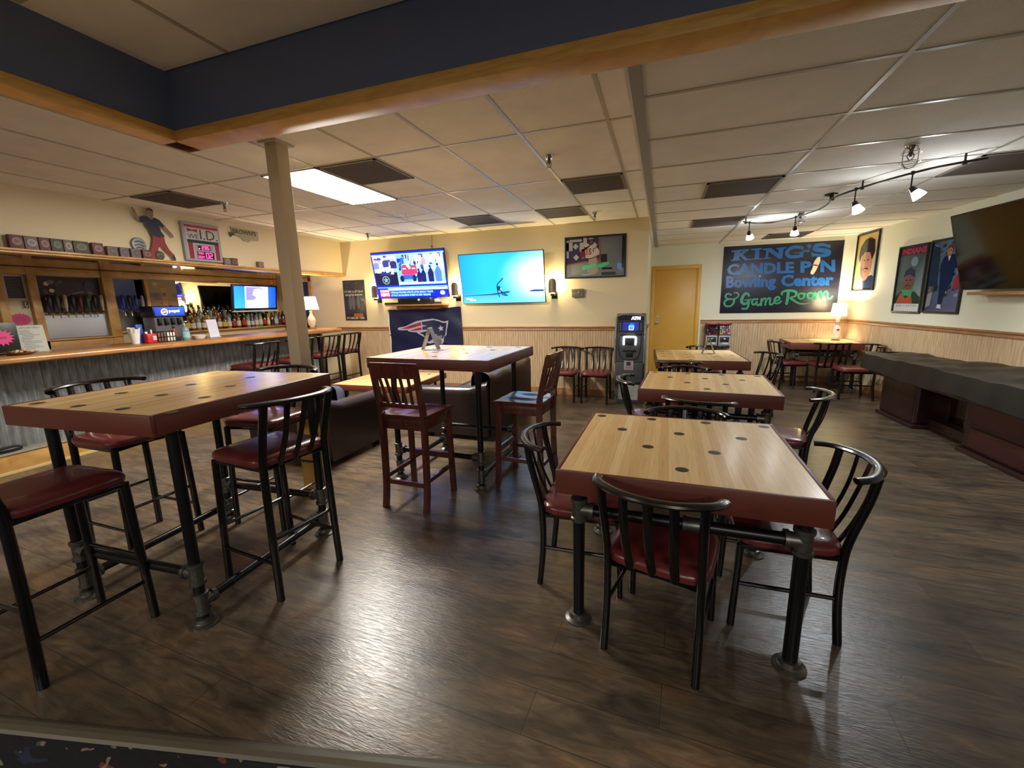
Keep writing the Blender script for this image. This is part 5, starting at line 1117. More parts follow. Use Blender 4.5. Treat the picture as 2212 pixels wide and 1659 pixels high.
a.ell(X(.53), Y(.84), X(.075), Y(.075), K(176, 120, 96)); a.up(); a.poly([(X(.44), Y(.86)), (X(.47), Y(.925)), (X(.58), Y(.93)), (X(.62), Y(.86)), (X(.53), Y(.895))], K(90, 64, 46)); a.ell(X(.86), Y(.40), X(.09), Y(.10), K(160, 50, 62)); a.poly([(X(.38), Y(.05)), (X(.40), Y(.10)), (X(.50), Y(.10)), (X(.52), Y(.04))], K(200, 200, 210)); a.up()
a.poly([(X(.50), Y(.77)), (X(.54), Y(.70)), (X(.58), Y(.77))], K(205, 205, 215)); a.stroke([(X(.50), Y(.80)), (X(.54), Y(.79)), (X(.57), Y(.80))], .006, K(120, 60, 56))
for ex in (.505, .56): a.ell(X(ex), Y(.85), X(.014), Y(.006), K(40, 30, 30))
c = a.obj('print', t, 0, .15); c.location = -Vector(t.location)

# ---------- dark television on the right wall, tipped forward
NWv = Vector(NW) if NW.x < 0 else -Vector(NW)
b0 = P0+DW*1.93+NWv*.17+Vector((0, 0, 1.515)); b1 = b0+DW*1.45; t0 = P0+DW*1.92+NWv*.36+Vector((0, 0, 2.285))
t, U, V, N, w, h, o = tv('television', b0, b1, t0, 'large switched-off black television tilted forward on the right wall')
m = MB(); q = [b0+U*.011+V*.011+N*.0005, b1-U*.011+V*.011+N*.0005, b1-U*.011+V*(h-.011)+N*.0005, b0+U*.011+V*(h-.011)+N*.0005]; m.quad(*[p-Vector(t.location) for p in q]); m.obj('screen', mat('dark_glass', C8(8, 8, 10), .09, spec=.6), t, smooth=False)
m = MB(); cc = P0+DW*2.6+NWv*.12+Vector((0, 0, 1.85))-Vector(t.location); m.box((cc.x-.10, cc.y-.12, cc.z-.12), (cc.x+.13, cc.y+.12, cc.z+.12), .01); m.obj('wall_bracket', BLACKP, t)
t = thing('power_cord', P0+DW*2.42+NWv*.03+Vector((0, 0, 2.3)), 0, 'thin cord from the ceiling down to the dark television on the right', 'cord'); m = MB(); m.tube([(0, 0, -.1), (0, .005, .159)], .005, 6); m.obj('cord', GREYP, t)
t = thing('wall_shelf', P0+DW*2.75+NWv*.09+Vector((0, 0, 1.475)), 0, 'narrow wooden shelf just below the dark television', 'shelf'); m = MB(); m.obox(DW*-.72, DW*.72, .16, .03); m.obj('board', RAIL, t)

# ---------- bowling pin lamp on the corner table
def shade_lamp(name, loc, label, pin, s=1.0, power=9):
    t = thing(name, loc, 0, label, 'table lamp')
    PIN = mat('white_pin_gloss', C8(232, 228, 218), .2, coat=.5)
    if pin:
        m = MB(); m.lathe([(.055, 0), (.06, .006), (.055, .014)], (0, 0, 0), 24); m.obj('base', RAIL, t)
        m = MB(); m.lathe([(.026, .014), (.034, .03), (.05, .075), (.058, .12), (.056, .16), (.044, .21), (.029, .25), (.0245, .285), (.026, .31), (.033, .345), (.035, .37), (.030, .395), (.012, .41)], (0, 0, 0), 28); p = m.obj('pin_body', PIN, t)
        m = MB()
        for z in (.262, .288): m.lathe([(.0282, z-.005), (.0275, z+.005)], (0, 0, 0), 24, cap=False)
        m.obj('red_stripes', mat('red_stripe', C8(160, 30, 34), .4), p)
        a = Art((-.03, -.0565, .155), UB, VB); a.poly([(0, .02), (.03, .0), (.06, .02), (.03, .035)], K(170, 40, 50)); a.obj('emblem', p, 0, .4)
        zb, zt, rb, rt = .40, .60, .108, .088
    else:
        m = MB(); m.lathe([(.065, 0), (.07, .008), (.05, .02), (.03, .03)], (0, 0, 0), 24); m.obj('base', RAIL, t)
        m = MB(); m.lathe([(.03, .03), (.05, .06), (.068, .12), (.066, .16), (.045, .21), (.028, .24), (.022, .28), (.03, .30), (.012, .31)], (0, 0, 0), 26); m.obj('jar_body', mat('cream_ceramic', C8(215, 205, 180), .25, coat=.4), t)
        zb, zt, rb, rt = .33, .545, .135, .095
    m = MB(); m.lathe([(.008, zb-.03), (.008, zt-.02)], (0, 0, 0), 8); m.obj('stem', CHROME, t)
    m = MB(); n = 36
    for r0, z0, r1, z1 in ((rb, zb, rt, zt),): m.lathe([(r0, z0), (r1, z1)], (0, 0, 0), n, cap=False)
    SH = MATS.get('linen_shade')
    if not SH:
        SH = bpy.data.materials.new('linen_shade'); SH.use_nodes = True; nt = SH.node_tree; N_ = nt.nodes; b_ = N_['Principled BSDF']; b_.inputs['Base Color'].default_value = (.85, .8, .68, 1); b_.inputs['Roughness'].default_value = .8
        tr = N_.new('ShaderNodeBsdfTranslucent'); tr.inputs[0].default_value = (.95, .88, .72, 1); mx = N_.new('ShaderNodeMixShader'); mx.inputs[0].default_value = .6; nt.links.new(b_.outputs[0], mx.inputs[1]); nt.links.new(tr.outputs[0], mx.inputs[2]); nt.links.new(mx.outputs[0], N_['Material Output'].inputs[0]); MATS['linen_shade'] = SH
    m.obj('lamp_shade', SH, t)
    m = MB(); m.lathe([(.004, zb+.04), (.02, zb+.05), (.028, zb+.09), (.02, zb+.12), (.004, zb+.13)], (0, 0, 0), 16); m.obj('bulb', mat('warm_white_bulb', (1, .86, .6), .5, emit=30), t)
    lamp('lamp_light', 'POINT', (0, 0, zt-.04), power, (1.0, .84, .55), t, shadow_soft_size=.03)
shade_lamp('pin_lamp', (2.74, 8.44, .762), 'table lamp made from a white bowling pin, glowing on the far corner table', True, power=62)

# ---------- folding card holders on tables
def holder(loc, rz, label, mt):
    t = thing('card_holder', loc, rz, label, 'card holder')
    for s in (-1, 1):
        m = MB(); m.obox((s*.078, 0, .004), (s*.006, 0, .20), .085, .006, up=(s, 0, 0)); m.obj('panel', mt, t)
    m = MB(); m.tube([(0, -.045, .201), (0, .045, .201)], .007, 8); m.obj('hinge', CHROME, t)
    return t
holder((-2.035, 3.50, 1.066), .15, 'grey folded metal card holder standing on the middle high table', mat('blue_grey_metal', C8(120, 128, 145), .35, metal=.4))
holder((0.60, 6.17, .762), .1, 'silver folded metal card holder standing on the third dining table', mat('silver_metal', C8(150, 148, 140), .35, metal=.5))

# ---------- bendy track light
t = thing('track_light', (1.45, 5.05, ZR), 0, 'curving black ceiling track with four glowing white spotlights', 'track light')
BRZ = mat('dark_bronze', C8(44, 36, 30), .4, metal=.5)
TP = [(.90, 6.15), (1.06, 6.33), (1.24, 6.38), (1.38, 6.24), (1.46, 6.05), (1.52, 5.85), (1.56, 5.62), (1.54, 5.35), (1.50, 5.15), (1.53, 4.95), (1.60, 4.74), (1.68, 4.56), (1.78, 4.38), (1.90, 4.24), (2.1, 4.12)]
TZ = ZR-.055
P = spline([(x-1.45, y-5.05, TZ-ZR) for x, y in TP], 5); m = MB(); m.tube(P, .0085, 8); m.obj('track', BRZ, t)
for x, y in ((.93, 6.19), (1.505, 5.13), (1.60, 4.74), (2.0, 4.17)): m = MB(); m.tube([(x-1.45, y-5.05, -.06), (x-1.45, y-5.05, 0)], .007, 8); m.lathe([(.014, -.074), (.014, -.048)], (x-1.45, y-5.05, 0), 10); m.obj('standoff', BRZ, t)
m = MB(); m.lathe([(.055, 0), (.055, -.012), (.03, -.02), (.012, -.022), (.012, -.055)], (1.51-1.45, 5.2-5.05, 0), 20); m.obj('power_canopy', BRZ, t)
HD = [((.985, 6.26), (.35, .75, -1)), ((1.44, 6.10), (.2, .6, -1)), ((1.575, 4.80), (.3, -.35, -1)), ((1.79, 4.37), (.55, -.25, -.8))]
for (x, y), dr in HD:
    dr = Vector(dr).normalized(); top = Vector((x-1.45, y-5.05, TZ-ZR)); jn = top+Vector((0, 0, -.105))
    m = MB(); m.tube([top, jn], .0055, 8); m.lathe([(.012, -.012), (.012, .014)], top, 10); hd = m.obj('spot_arm', BRZ, t)
    def cone(prof, nm, mt): m = MB(); m.tube([jn+dr*z for z, r in prof], [r for z, r in prof], 16); return m.obj(nm, mt, hd)
    cone([(-.005, .008), (0, .018), (.035, .026), (.042, .027)], 'socket', BRZ)
    cone([(.042, .027), (.06, .034), (.085, .042), (.10, .046), (.101, .04), (.095, .034)], 'glass_shade', mat('frosted_lit_glass', (.90, .95, 1.0), .3, emit=10))
    wp = Vector(t.location)+jn+dr*.13
    lamp('spot_glow', 'POINT', Vector(t.location)+jn+dr*.125, 9, (.88, .94, 1.0), None, shadow_soft_size=.04)
    lamp('spot', 'SPOT', wp, 70, (.86, .93, 1.0), None, target=wp+dr, spot_size=2.3, spot_blend=.9, shadow_soft_size=.03)
# ================================================================ THE BAR
BX = -5.36   # front edge of the counter
CZ = 1.112
t = thing('bar_counter', (-5.6, 3.0, 0), 0, 'long oak bar counter with a corrugated metal front along the left side', 'bar counter')
def W2(o): o.location = -Vector(t.location); return o
m = MB(); prof = [(BX-.66, CZ-.035), (BX-.66, CZ), (BX-.09, CZ), (BX-.075, CZ+.004), (BX-.03, CZ+.002), (BX-.008, CZ-.012), (BX, CZ-.03), (BX-.004, CZ-.055), (BX-.03, CZ-.068), (BX-.10, CZ-.066), (BX-.12, CZ-.035)]
m.prism([(x, z) for x, z in prof], -3.0, 6.17, 'Y'); W2(m.obj('counter_top', wood_mat('bar_top_oak', C8(150, 98, 48), C8(184, 132, 76), .3, (8, 2.2, 8), .25), t))
# corrugated sheet
CORR = bpy.data.materials.new('weathered_corrugated_steel'); CORR.use_nodes = True; nt = CORR.node_tree; N_ = nt.nodes; b_ = N_['Principled BSDF']; b_.inputs['Metallic'].default_value = .45; b_.inputs['Roughness'].default_value = .5
tc = N_.new('ShaderNodeTexCoord'); mp = N_.new('ShaderNodeMapping'); mp.inputs['Scale'].default_value = (1, 5, 1.2); nz = N_.new('ShaderNodeTexNoise'); nz.inputs['Scale'].default_value = 5; nz.inputs['Detail'].default_value = 6
r = ramp(N_, [(.3, C8(118, 118, 118)), (.6, C8(150, 152, 154)), (.8, C8(196, 198, 198))]); nt.links.new(tc.outputs['Object'], mp.inputs[0]); nt.links.new(mp.outputs[0], nz.inputs['Vector']); nt.links.new(nz.outputs['Fac'], r.inputs[0]); nt.links.new(r.outputs[0], b_.inputs['Base Color'])
m = MB(); n = 900
vs = []
for i in range(n+1):
    y = -3+9.15*i/n; x = -5.86+.012*math.sin(2*PI*y/.068); vs.append((m.bm.verts.new((x, y, .20)), m.bm.verts.new((x, y, CZ-.05))))
for A, B in zip(vs, vs[1:]): m.bm.faces.new((A[0], B[0], B[1], A[1]))
W2(m.obj('corrugated_front', CORR, t, angle=80))
m = MB(); m.box((-6.0, -3, 0), (-5.88, 6.15, CZ-.036)); m.box((-6.0, 6.1, 0), (-5.80, 6.155, CZ-.036), .004); W2(m.obj('bar_wall', mat('dark_bar_core', C8(70, 56, 44), .6), t))
m = MB(); m.box((-5.86, -3, 0), (-5.70, 6.12, .185), .004); W2(m.obj('kick_step', OAK, t))
m = MB(); m.box((-5.87, -3, .185), (-5.685, 6.13, .20), .004); W2(m.obj('step_cap', mat('pale_stone_cap', C8(150, 146, 130), .5, var=.15, vscale=20), t))
m = MB(); m.box((-5.705, -3, 0), (-5.69, 6.12, .03), .003); W2(m.obj('step_trim', mat('pale_yellow_trim', C8(205, 180, 120), .5), t))
# worktop behind the bar
t = thing('back_counter', (-7.05, 3.0, 0), 0, 'wooden back counter with drawer fronts behind the bar', 'back counter')
m = MB(); m.box((XB+.002, -3, .93), (-6.82, 6.6, .97), .006); W2(m.obj('worktop', OAK, t)); m = MB(); m.box((XB+.002, -3, 0), (-6.86, 6.58, .93)); W2(m.obj('cabinet', OAK, t))

# ---- back-bar wall: oak framing, two tap panels, mirror
m = MB()
def post(y0, y1, z0, z1, d=.05, x=XB): m.box((x, y0, z0), (x+d, y1, z1), .006)
post(3.085, 3.17, .97, 2.04, .06); post(3.83, 3.955, .97, 2.04, .07); post(4.352, 4.40, 1.0, 1.96, .05); post(6.63, 6.69, .97, 2.04, .08); post(2.6, 6.69, 1.945, 2.04, .055); post(3.1, 3.86, .97, 1.15, .06); post(3.0, 3.95, 1.128, 1.15, .10); post(3.95, 4.40, 1.17, 1.20, .06); post(2.55, 2.885, 1.94, 2.04, .05); post(2.80, 2.885, .97, 2.0, .05)
struct(m, 'trim_14', OAK)
def tapwall(name, y0, y1, z0, z1, label, taps, bg, seed):
    global w, h
    t = thing(name, (XB+.004, (y0+y1)/2, z0), 0, label, 'tap panel')
    a = Art((XB+.004, y0, z0), (0, 1, 0), VB); w, h = y1-y0, z1-z0
    a.rect(0, Y(.40), w, h, bg[0]); a.rect(0, 0, w, Y(.40), K(120, 122, 124), None); a.up(); random.seed(seed)
    if seed == 1:
        a.rect(0, Y(.40), w, h, K(44, 24, 28)); a.up()
        for _ in range(34):
            x, z = random.uniform(.05, .85), random.uniform(.5, .95); q = random.choice([K(200, 185, 140), K(150, 105, 60), K(90, 56, 72), K(120, 90, 110), K(70, 84, 60)]); a.ell(X(x), Y(z), X(random.uniform(.03, .08)), Y(random.uniform(.02, .05)), q, 8, random.uniform(0, 2)); a.up(.3)
        a.ell(X(.52), Y(.74), X(.26), Y(.20), K(52, 34, 48), 18); a.up(); a.stroke([(X(.36), Y(.66)), (X(.52), Y(.72)), (X(.70), Y(.76))], .018, K(120, 100, 116), 4); a.ell(X(.82), Y(.86), X(.09), Y(.09), K(36, 42, 84)); a.up()
    else:
        a.rect(0, Y(.62), w, h, K(58, 80, 150), [K(60, 84, 150), K(40, 50, 104), K(64, 76, 128), K(96, 110, 160)]); a.rect(X(.74), Y(.40), w, h, K(50, 34, 26)); a.up()
    c = a.obj('graphic', t, 0, .6); c.location = -Vector(t.location)
    m = MB(); m.box((0.002, -(y1-y0)/2, 0), (.012, (y1-y0)/2, h*.42)); m.obj('steel_backsplash', STEEL, t, smooth=False)
    m = MB(); m.tube([(.05, -(y1-y0)/2+.03, h*.40), (.05, (y1-y0)/2-.03, h*.40)], .016, 12); m.obj('tap_rail', CHROME, t)
tapwall('tap_panel', 3.17, 3.82, 1.155, 1.94, 'framed tap panel with dark brown artwork above a steel splashback, at the left', 8, [K(40, 24, 28)], 1)
tapwall('tap_panel', 3.965, 4.35, 1.20, 1.94, 'narrow blue backed tap panel right of the wide oak post', 4, [K(50, 70, 150)], 2)
def beer_tap(loc, label, hc):
    t = thing('beer_tap', loc, 0, label, 'beer tap', 'beer taps on the steel tap rails')
    m = MB(); m.tube([(.0, 0, 0), (.055, 0, 0)], .011, 10); m.tube([(.05, 0, .015), (.06, 0, -.02), (.066, 0, -.06)], .008, 8); m.lathe([(.012, -.012), (.02, 0), (.012, .02)], (.055, 0, 0), 12); m.obj('faucet', CHROME, t)
    m = MB(); m.lathe([(.008, .02), (.010, .05), (.018, .09), (.022, .16), (.020, .22), (.010, .235)], (.055, 0, 0), 12); m.obj('tap_handle', hc, t); return t
HA = [mat('tap_handle_'+n_, c_, .35) for n_, c_ in (('black', C8(26, 24, 26)), ('green', C8(50, 66, 46)), ('cream', C8(170, 160, 130)), ('red', C8(90, 34, 32)), ('blue', C8(40, 58, 130)), ('silver', C8(150, 150, 155)))]
t0 = {}
for i in range(8):
    k = [0, 1, 2, 0, 3, 1, 0, 2][i]; beer_tap((XB+.05, 3.225+i*.0765, 1.475), 'beer tap in the wide tap panel with dark artwork', HA[k])
for i in range(4):
    k = [4, 0, 4, 5][i]; beer_tap((XB+.05, 4.01+i*.082, 1.475), 'beer tap in the narrow blue tap panel', HA[k])
# mirror and shelves
t = thing('bar_mirror', (XB+.01, 5.5, 1.0), 0, 'wide mirror behind the liquor bottles on the back-bar wall', 'mirror')
m = MB(); m.box((0, -.685, 0.0), (.008, 1.125, .945)); m.obj('glass', mat('mirror_glass', (.86, .88, .86), .02, metal=1), t, smooth=False)
t = thing('sticker_board', (XB+.022, 4.61, 1.18), 0, 'tan board with stickers and notes left of the mirror', 'notice board')
a = Art((XB+.022, 4.41, 1.18), (0, 1, 0), VB); w, h = .40, .76; a.rect(0, 0, w, h, K(150, 134, 96)); a.up(); random.seed(21)
for _ in range(24): x, z = random.uniform(0, .8), random.uniform(0, .9); a.rect(X(x), Y(z), X(min(1, x+random.uniform(.1, .25))), Y(min(1, z+random.uniform(.04, .10))), random.choice([K(120, 110, 90), K(150, 90, 90), K(176, 130, 70), K(90, 100, 90), K(190, 186, 160), K(80, 90, 110)])); a.up(.2)
a.rect(X(.42), Y(.25), X(.62), Y(.85), K(186, 140, 76)); a.up(); a.ell(X(.52), Y(.72), .03, .03, K(80, 90, 120)); c = a.obj('paper', t, 0, .6); c.location = -Vector(t.location)
m = MB(); m.box((-.010, -.2, 0), (-.002, .2, .76)); m.obj('board', RAIL, t)
t = thing('bottle_shelf', (-7.22, 5.6, 1.13), 0, 'stepped wooden bottle shelf in front of the bar mirror', 'shelf')
m = MB(); m.box((-.02, -.99, 0), (.14, 1.06, .022), .004); m.box((-.15, -1.08, .06), (-.03, 1.06, .10), .004); m.box((-.15, -.99, -.15), (-.14, 1.06, .10)); m.obj('board', OAK, t)
m = MB(); m.box((-.13, -.99, -.155), (.02, 1.06, 0)); m.obj('cream_riser', CREAM, t)
def bottle_parts(kind, glass, lab, cap, hgt):
    t = thing('liquor_bottle', (0, 0, 0), 0, '', 'bottle')
    r_ = .036 if kind == 0 else (.042 if kind == 1 else .03); hs = hgt*(.58 if kind != 2 else .5)
    m = MB(); m.lathe([(r_*.96, 0), (r_, .006), (r_, hs), (r_*.8, hs+.03), (.014, hs+.07), (.012, hgt-.03)], (0, 0, 0), 14); m.obj('glass', glass, t)
    m = MB(); m.lathe([(r_+.0008, hs*.25), (r_+.0008, hs*.8)], (0, 0, 0), 14, cap=False); m.obj('label', lab, t)
    m = MB(); m.lathe([(.014, hgt-.035), (.014, hgt)], (0, 0, 0), 10); m.obj('cap', cap, t); return t
def G(n_, c_): return mat('bottle_'+n_, c_, .08, coat=.5)
LB = [mat('label_'+n_, c_, .6) for n_, c_ in (('white', C8(210, 205, 190)), ('red', C8(150, 40, 36)), ('yellow', C8(200, 170, 70)), ('black', C8(30, 28, 30)), ('blue', C8(50, 80, 150)))]
BT = [('clear', G('clear', C8(120, 128, 124)), LB[0], LB[3]), ('brown', G('brown', C8(58, 30, 14)), LB[2], LB[3]), ('green', G('green', C8(22, 62, 36)), LB[0], LB[1]), ('amber', G('amber', C8(120, 66, 20)), LB[0], LB[2]), ('dark', G('dark', C8(22, 20, 20)), LB[1], LB[3]), ('blue', G('blue', C8(34, 64, 128)), LB[0], LB[4]), ('red', G('red', C8(130, 30, 40)), LB[3], LB[3]), ('teal', G('teal', C8(60, 130, 140)), LB[0], LB[3]), ('yellow', G('yellow', C8(176, 150, 40)), LB[0], LB[3])]
protos = {}
random.seed(31); cnt = {}
def bottle(y, x, z, k, hgt, where):
    name, gl, lb, cp_ = BT[k]; key = (k, hgt); lb_ = '%s glass liquor bottle standing %s' % (name, where); grp = 'liquor bottles '+where
    if key in protos: dup(protos[key], (x, y, z), random.uniform(0, 6), lb_, grp)
    else: p = bottle_parts(k % 3, gl, lb, cp_, hgt); p.location = (x, y, z); p['label'] = lb_; p['group'] = grp; protos[key] = p
up_ = 'on the raised rear tier before the mirror'; lo_ = 'on the lower front tier before the mirror'; rt_ = 'under the bar television'
seq = [4, 1, 0, 4, 1, 3, 0, 1, 0, 3, 4, 0, 2, 2, 4, 0, 1, 4]
for i, k in enumerate(seq): bottle(4.56+i*.0865, -7.31, 1.23, k, (.30, .33, .28)[i % 3], up_)
seq = [0, 1, 3, 0, 3, 8, 0, 3, 1, 0, 4, 3]
for i, k in enumerate(seq): bottle(4.66+i*.0885, -7.16, 1.152, k, (.25, .27)[i % 2], lo_)
seq = [4, 0, 5, 0, 0, 4, 8, 6, 7, 6, 4]
for i, k in enumerate(seq): bottle(5.735+i*.0865, -7.16, 1.152, k, (.27, .25)[i % 2], rt_)
# bar television in front of the mirror
t, U, V, N, w, h, o = tv('bar_television', (-7.02, 5.45, 1.462), (-7.02, 6.36, 1.462), (-6.96, 5.45, 1.90), 'small television over the back bar showing blue panels and a white figure', mat('tv_dark_bezel', C8(26, 26, 30), .3))
a = Art(o+U*.03+V*.03, U, V); w -= .06; h -= .06
a.rect(0, 0, w, h, K(10, 60, 210), [K(30, 110, 235), K(10, 50, 200), K(8, 40, 190), K(20, 90, 230)]); a.up(); a.rect(X(.25), 0, X(.80), h, K(205, 210, 240)); a.up()
a.poly([(X(.27), Y(.36)), (X(.27), Y(.98)), (X(.62), Y(.98)), (X(.72), Y(.75)), (X(.6), Y(.4))], K(90, 84, 120)); a.up(); a.poly([(X(.42), Y(.62)), (X(.46), Y(.88)), (X(.60), Y(.92)), (X(.74), Y(.70)), (X(.76), Y(.40)), (X(.60), Y(.28)), (X(.44), Y(.36)), (X(.52), Y(.50))], K(225, 228, 245)); a.poly([(X(.27), Y(.02)), (X(.27), Y(.34)), (X(.50), Y(.30)), (X(.78), Y(.10)), (X(.78), 0)], K(190, 196, 230)); a.up(); a.rect(X(.24), 0, X(.26), h, K(150, 215, 250))
c = a.obj('screen', t, 5, .2, 'screen'); c.location = -Vector(t.location)
m = MB(); m.box((-.03, -.46, -.035), (.02, .46, -.012), .004); m.obj('lower_strip', WHITEP, t); m = MB(); m.box((-.34, -.05, .15), (-.05, .05, .3), .01); m.obj('wall_arm', BLACKP, t)
# soda machine
t = thing('soda_machine', (-6.98, 4.37, .97), 0, 'soda fountain machine with a lit blue sign behind the bar', 'soda machine')
m = MB(); m.box((-.24, -.20, 0), (.02, .20, .42), .01); m.obj('body', mat('soda_grey_panel', C8(120, 116, 124), .4), t); m = MB(); m.box((-.24, -.225, .42), (.06, .225, .575), .012); m.obj('sign_box', mat('soda_navy', C8(18, 24, 60), .35), t)
a = Art((.0605, -.205, .43), (0, 1, 0), VB); w, h = .41, .13; a.rect(0, 0, w, h, K(14, 50, 170), [K(10, 20, 90), K(14, 30, 120), K(20, 80, 210), K(12, 40, 150)]); a.up(); a.ell(X(.32), Y(.48), .047, .047, K(240, 240, 245)); a.up()
a.ell(X(.32), Y(.48), .038, .038, K(235, 90, 50), 16, 0, .2, PI+.2); a.ell(X(.32), Y(.48), .038, .038, K(20, 60, 170), 12, 0, PI+.5, 2*PI-.1); a.text('pepsi', X(.47), Y(.33), .05, K(235, 242, 255), w=.15, bold=.03); a.obj('sign_face', t, 3.2, .3, 'lit')
m = MB(); m.box((.02, -.19, .0), (.10, .19, .03), .004); m.obj('drip_tray', DGREY, t)
for k in range(4): m = MB(); m.box((.02, -.15+k*.09-.02, .30), (.07, -.15+k*.09+.02, .40), .006); m.obj('nozzle', BLACKP, t)
# papers, blackboard at the left of the back bar
def paper(name, y0, y1, z0, z1, x, label, cat, draw, fr=None):
    t = thing(name, (x, (y0+y1)/2, z0), 0, label, cat); m = MB(); m.box((-.003, -(y1-y0)/2, 0), (0, (y1-y0)/2, z1-z0)); m.obj('sheet', WHITEP, t)
    a = Art((x, y0, z0), (0, 1, 0), VB); draw(a, y1-y0, z1-z0); c = a.obj('print', t, 0, .6); c.location = -Vector(t.location)
def d1(a, w, h): a.rect(0, 0, w, h, K(190, 186, 196)); a.up(); a.rect(.012, .0, w-.012, h-.006, K(62, 54, 52)); a.up(); [a.rect(.03, h*.2+k*h*.13, w-.03-.02*(k % 3), h*.22+k*h*.13, K(84, 76, 70)) for k in range(6)]
paper('framed_notice', 2.895, 3.07, 1.665, 1.93, XB+.008, 'dark notice with white side borders on the back-bar wall at the far left', 'notice', d1)
def d2(a, w, h):
    pts = []
    for k in range(36): rr = 1 if k % 2 else .84; pts.append((w/2+w/2*rr*math.cos(PI*k/18), h/2+h/2*rr*math.sin(PI*k/18)))
    a.poly(pts, K(206, 60, 120)); a.up(); [a.rect(w*.25, h*.3+k*h*.13, w*.75, h*.33+k*h*.13, K(140, 34, 80)) for k in range(4)]
t = thing('pink_starburst', (XB+.006, 2.97, 1.33), 0, 'pink starburst paper on the back-bar wall above the white menu sheet', 'paper sign'); a = Art((XB+.006, 2.87, 1.335), (0, 1, 0), VB); d2(a, .20, .15); c = a.obj('print', t, 0, .6); c.location = -Vector(t.location)
def d3(a, w, h): a.rect(0, 0, w, h, K(190, 186, 166)); a.up(); a.rect(w*.1, h*.1, w*.9, h*.9, K(70, 74, 60)); a.up(); a.stroke([(w*.3, h*.7), (w*.6, h*.75), (w*.4, h*.45), (w*.7, h*.4), (w*.5, h*.2)], w*.12, K(190, 186, 166), 4)
paper('small_picture', 3.01, 3.075, 1.535, 1.64, XB+.008, 'tiny square picture with a pale squiggle beside the wide tap panel', 'picture', d3)

# ---- things on the counter
def on(x, y): return (x, y, CZ+.002)
t = thing('menu_board', on(-5.62, 2.10), 0, 'black sign with a pink starburst standing at the left end of the counter', 'sign board'); m = MB(); m.box((-.006, -.13, 0), (.006, .115, .29), .002); m.obj('panel', BLACKP, t)
a = Art((.007, -.13, 0), (0, 1, 0), VB); pts = []
for k in range(28): rr = .085 if k % 2 else .058; pts.append((.135+rr*math.cos(PI*k/14), .155+rr*.9*math.sin(PI*k/14)))
a.poly([p for p in pts], K(220, 70, 130)); a.up(); a.text('FOOD', .115, .145, .02, K(60, 10, 40), w=.05); a.obj('burst', t, 0, .6)
t = thing('menu_sheet', on(-5.66, 2.325), .0, 'white printed menu sheet in a clear holder on the counter', 'menu'); m = MB(); m.obox((-.0, 0, 0.002), (-.03, 0, .255), .20, .004, up=(1, 0, 0)); m.box((-.05, -.10, 0), (.03, .10, .004)); m.obj('holder', mat('clear_acrylic', C8(176, 176, 170), .25), t)
a = Art((.005, -.10, .006), (0, 1, 0), (-.117, 0, 1)); a.rect(.003, 0, .197, .25, K(178, 178, 168)); a.up(); a.text('KITCHEN MENU', .03, .222, .014, K(60, 66, 80), w=.14); random.seed(4)
for k in range(13): x = .02+random.uniform(0, .02); a.rect(x, .20-k*.0145, x+random.uniform(.06, .14), .204-k*.0145, K(96, 96, 96))
a.obj('print', t, 0, .6)
t = thing('candy_dish', on(-5.50, 2.15), 0, 'dish heaped with small wrapped candies in front of the menu sheets', 'candy dish'); m = MB(); m.lathe([(.07, 0), (.12, .02), (.125, .022), (.07, .004)], (0, 0, 0), 24); m.obj('dish', mat('tan_dish', C8(150, 120, 80), .4), t); m = MB(); random.seed(8)
for k in range(46): m.mi = k % 4; a_ = random.uniform(0, 6.28); r_ = random.uniform(0, .09); z_ = .018+random.uniform(0, .022)*(1-r_/.1); m.box((r_*math.cos(a_)-.013, r_*1.1*math.sin(a_)-.011, z_), (r_*math.cos(a_)+.013, r_*1.1*math.sin(a_)+.011, z_+.012), .004, rz=random.uniform(0, 3))
c = m.obj('candies', [mat('wrap_'+n_, c_, .35) for n_, c_ in (('gold', C8(190, 160, 80)), ('orange', C8(200, 110, 60)), ('brown', C8(90, 50, 36)), ('cream', C8(200, 185, 140)))], t); c['kind'] = 'stuff'
t = thing('straw_cup', on(-5.66, 3.16), 0, 'white cup stuffed with paper napkins on the counter', 'cup'); m = MB(); m.lathe([(.036, 0), (.052, .12), (.049, .12), (.034, .004)], (0, 0, 0), 20); m.obj('cup', WHITEP, t); m = MB(); random.seed(2)
for k in range(9): a_ = k*.7; m.obox((.02*math.cos(a_), .02*math.sin(a_), .02), (.055*math.cos(a_), .055*math.sin(a_), .165+.01*(k % 3)), .045, .004)
m.obj('napkins', WHITEP, t)
t = thing('blue_carton', on(-5.72, 3.235), .1, 'blue carton standing behind the red box on the counter', 'carton'); m = MB(); m.box((-.03, -.035, 0), (.03, .035, .215), .004); m.obj('carton', mat('blue_card', C8(34, 74, 170), .45), t)
t = thing('condiment_box', on(-5.64, 3.30), 0, 'red box with a white label on the counter', 'box'); m = MB(); m.box((-.045, -.05, 0), (.045, .05, .105), .005); m.obj('box', mat('red_card', C8(190, 34, 38), .4), t); a = Art((.0455, .005, .03), (0, 1, 0), VB); a.rect(0, 0, .04, .05, K(190, 185, 180)); a.obj('label_patch', t, 0, .6); m = MB(); m.box((-.02, -.04, .10), (.0, -.015, .13), .004); m.box((-.01, .015, .10), (.005, .03, .15), .002); m.obj('contents', WHITEP, t)
t = thing('packet_caddy', on(-5.64, 3.455), 0, 'black wire caddy with gridded packets on the counter', 'caddy'); m = MB()
for z in (.0, .055, .115): m.tube([(-.05, -.10, z+.004), (.05, -.10, z+.004), (.05, .10, z+.004), (-.05, .10, z+.004)], .004, 6, closed=True)
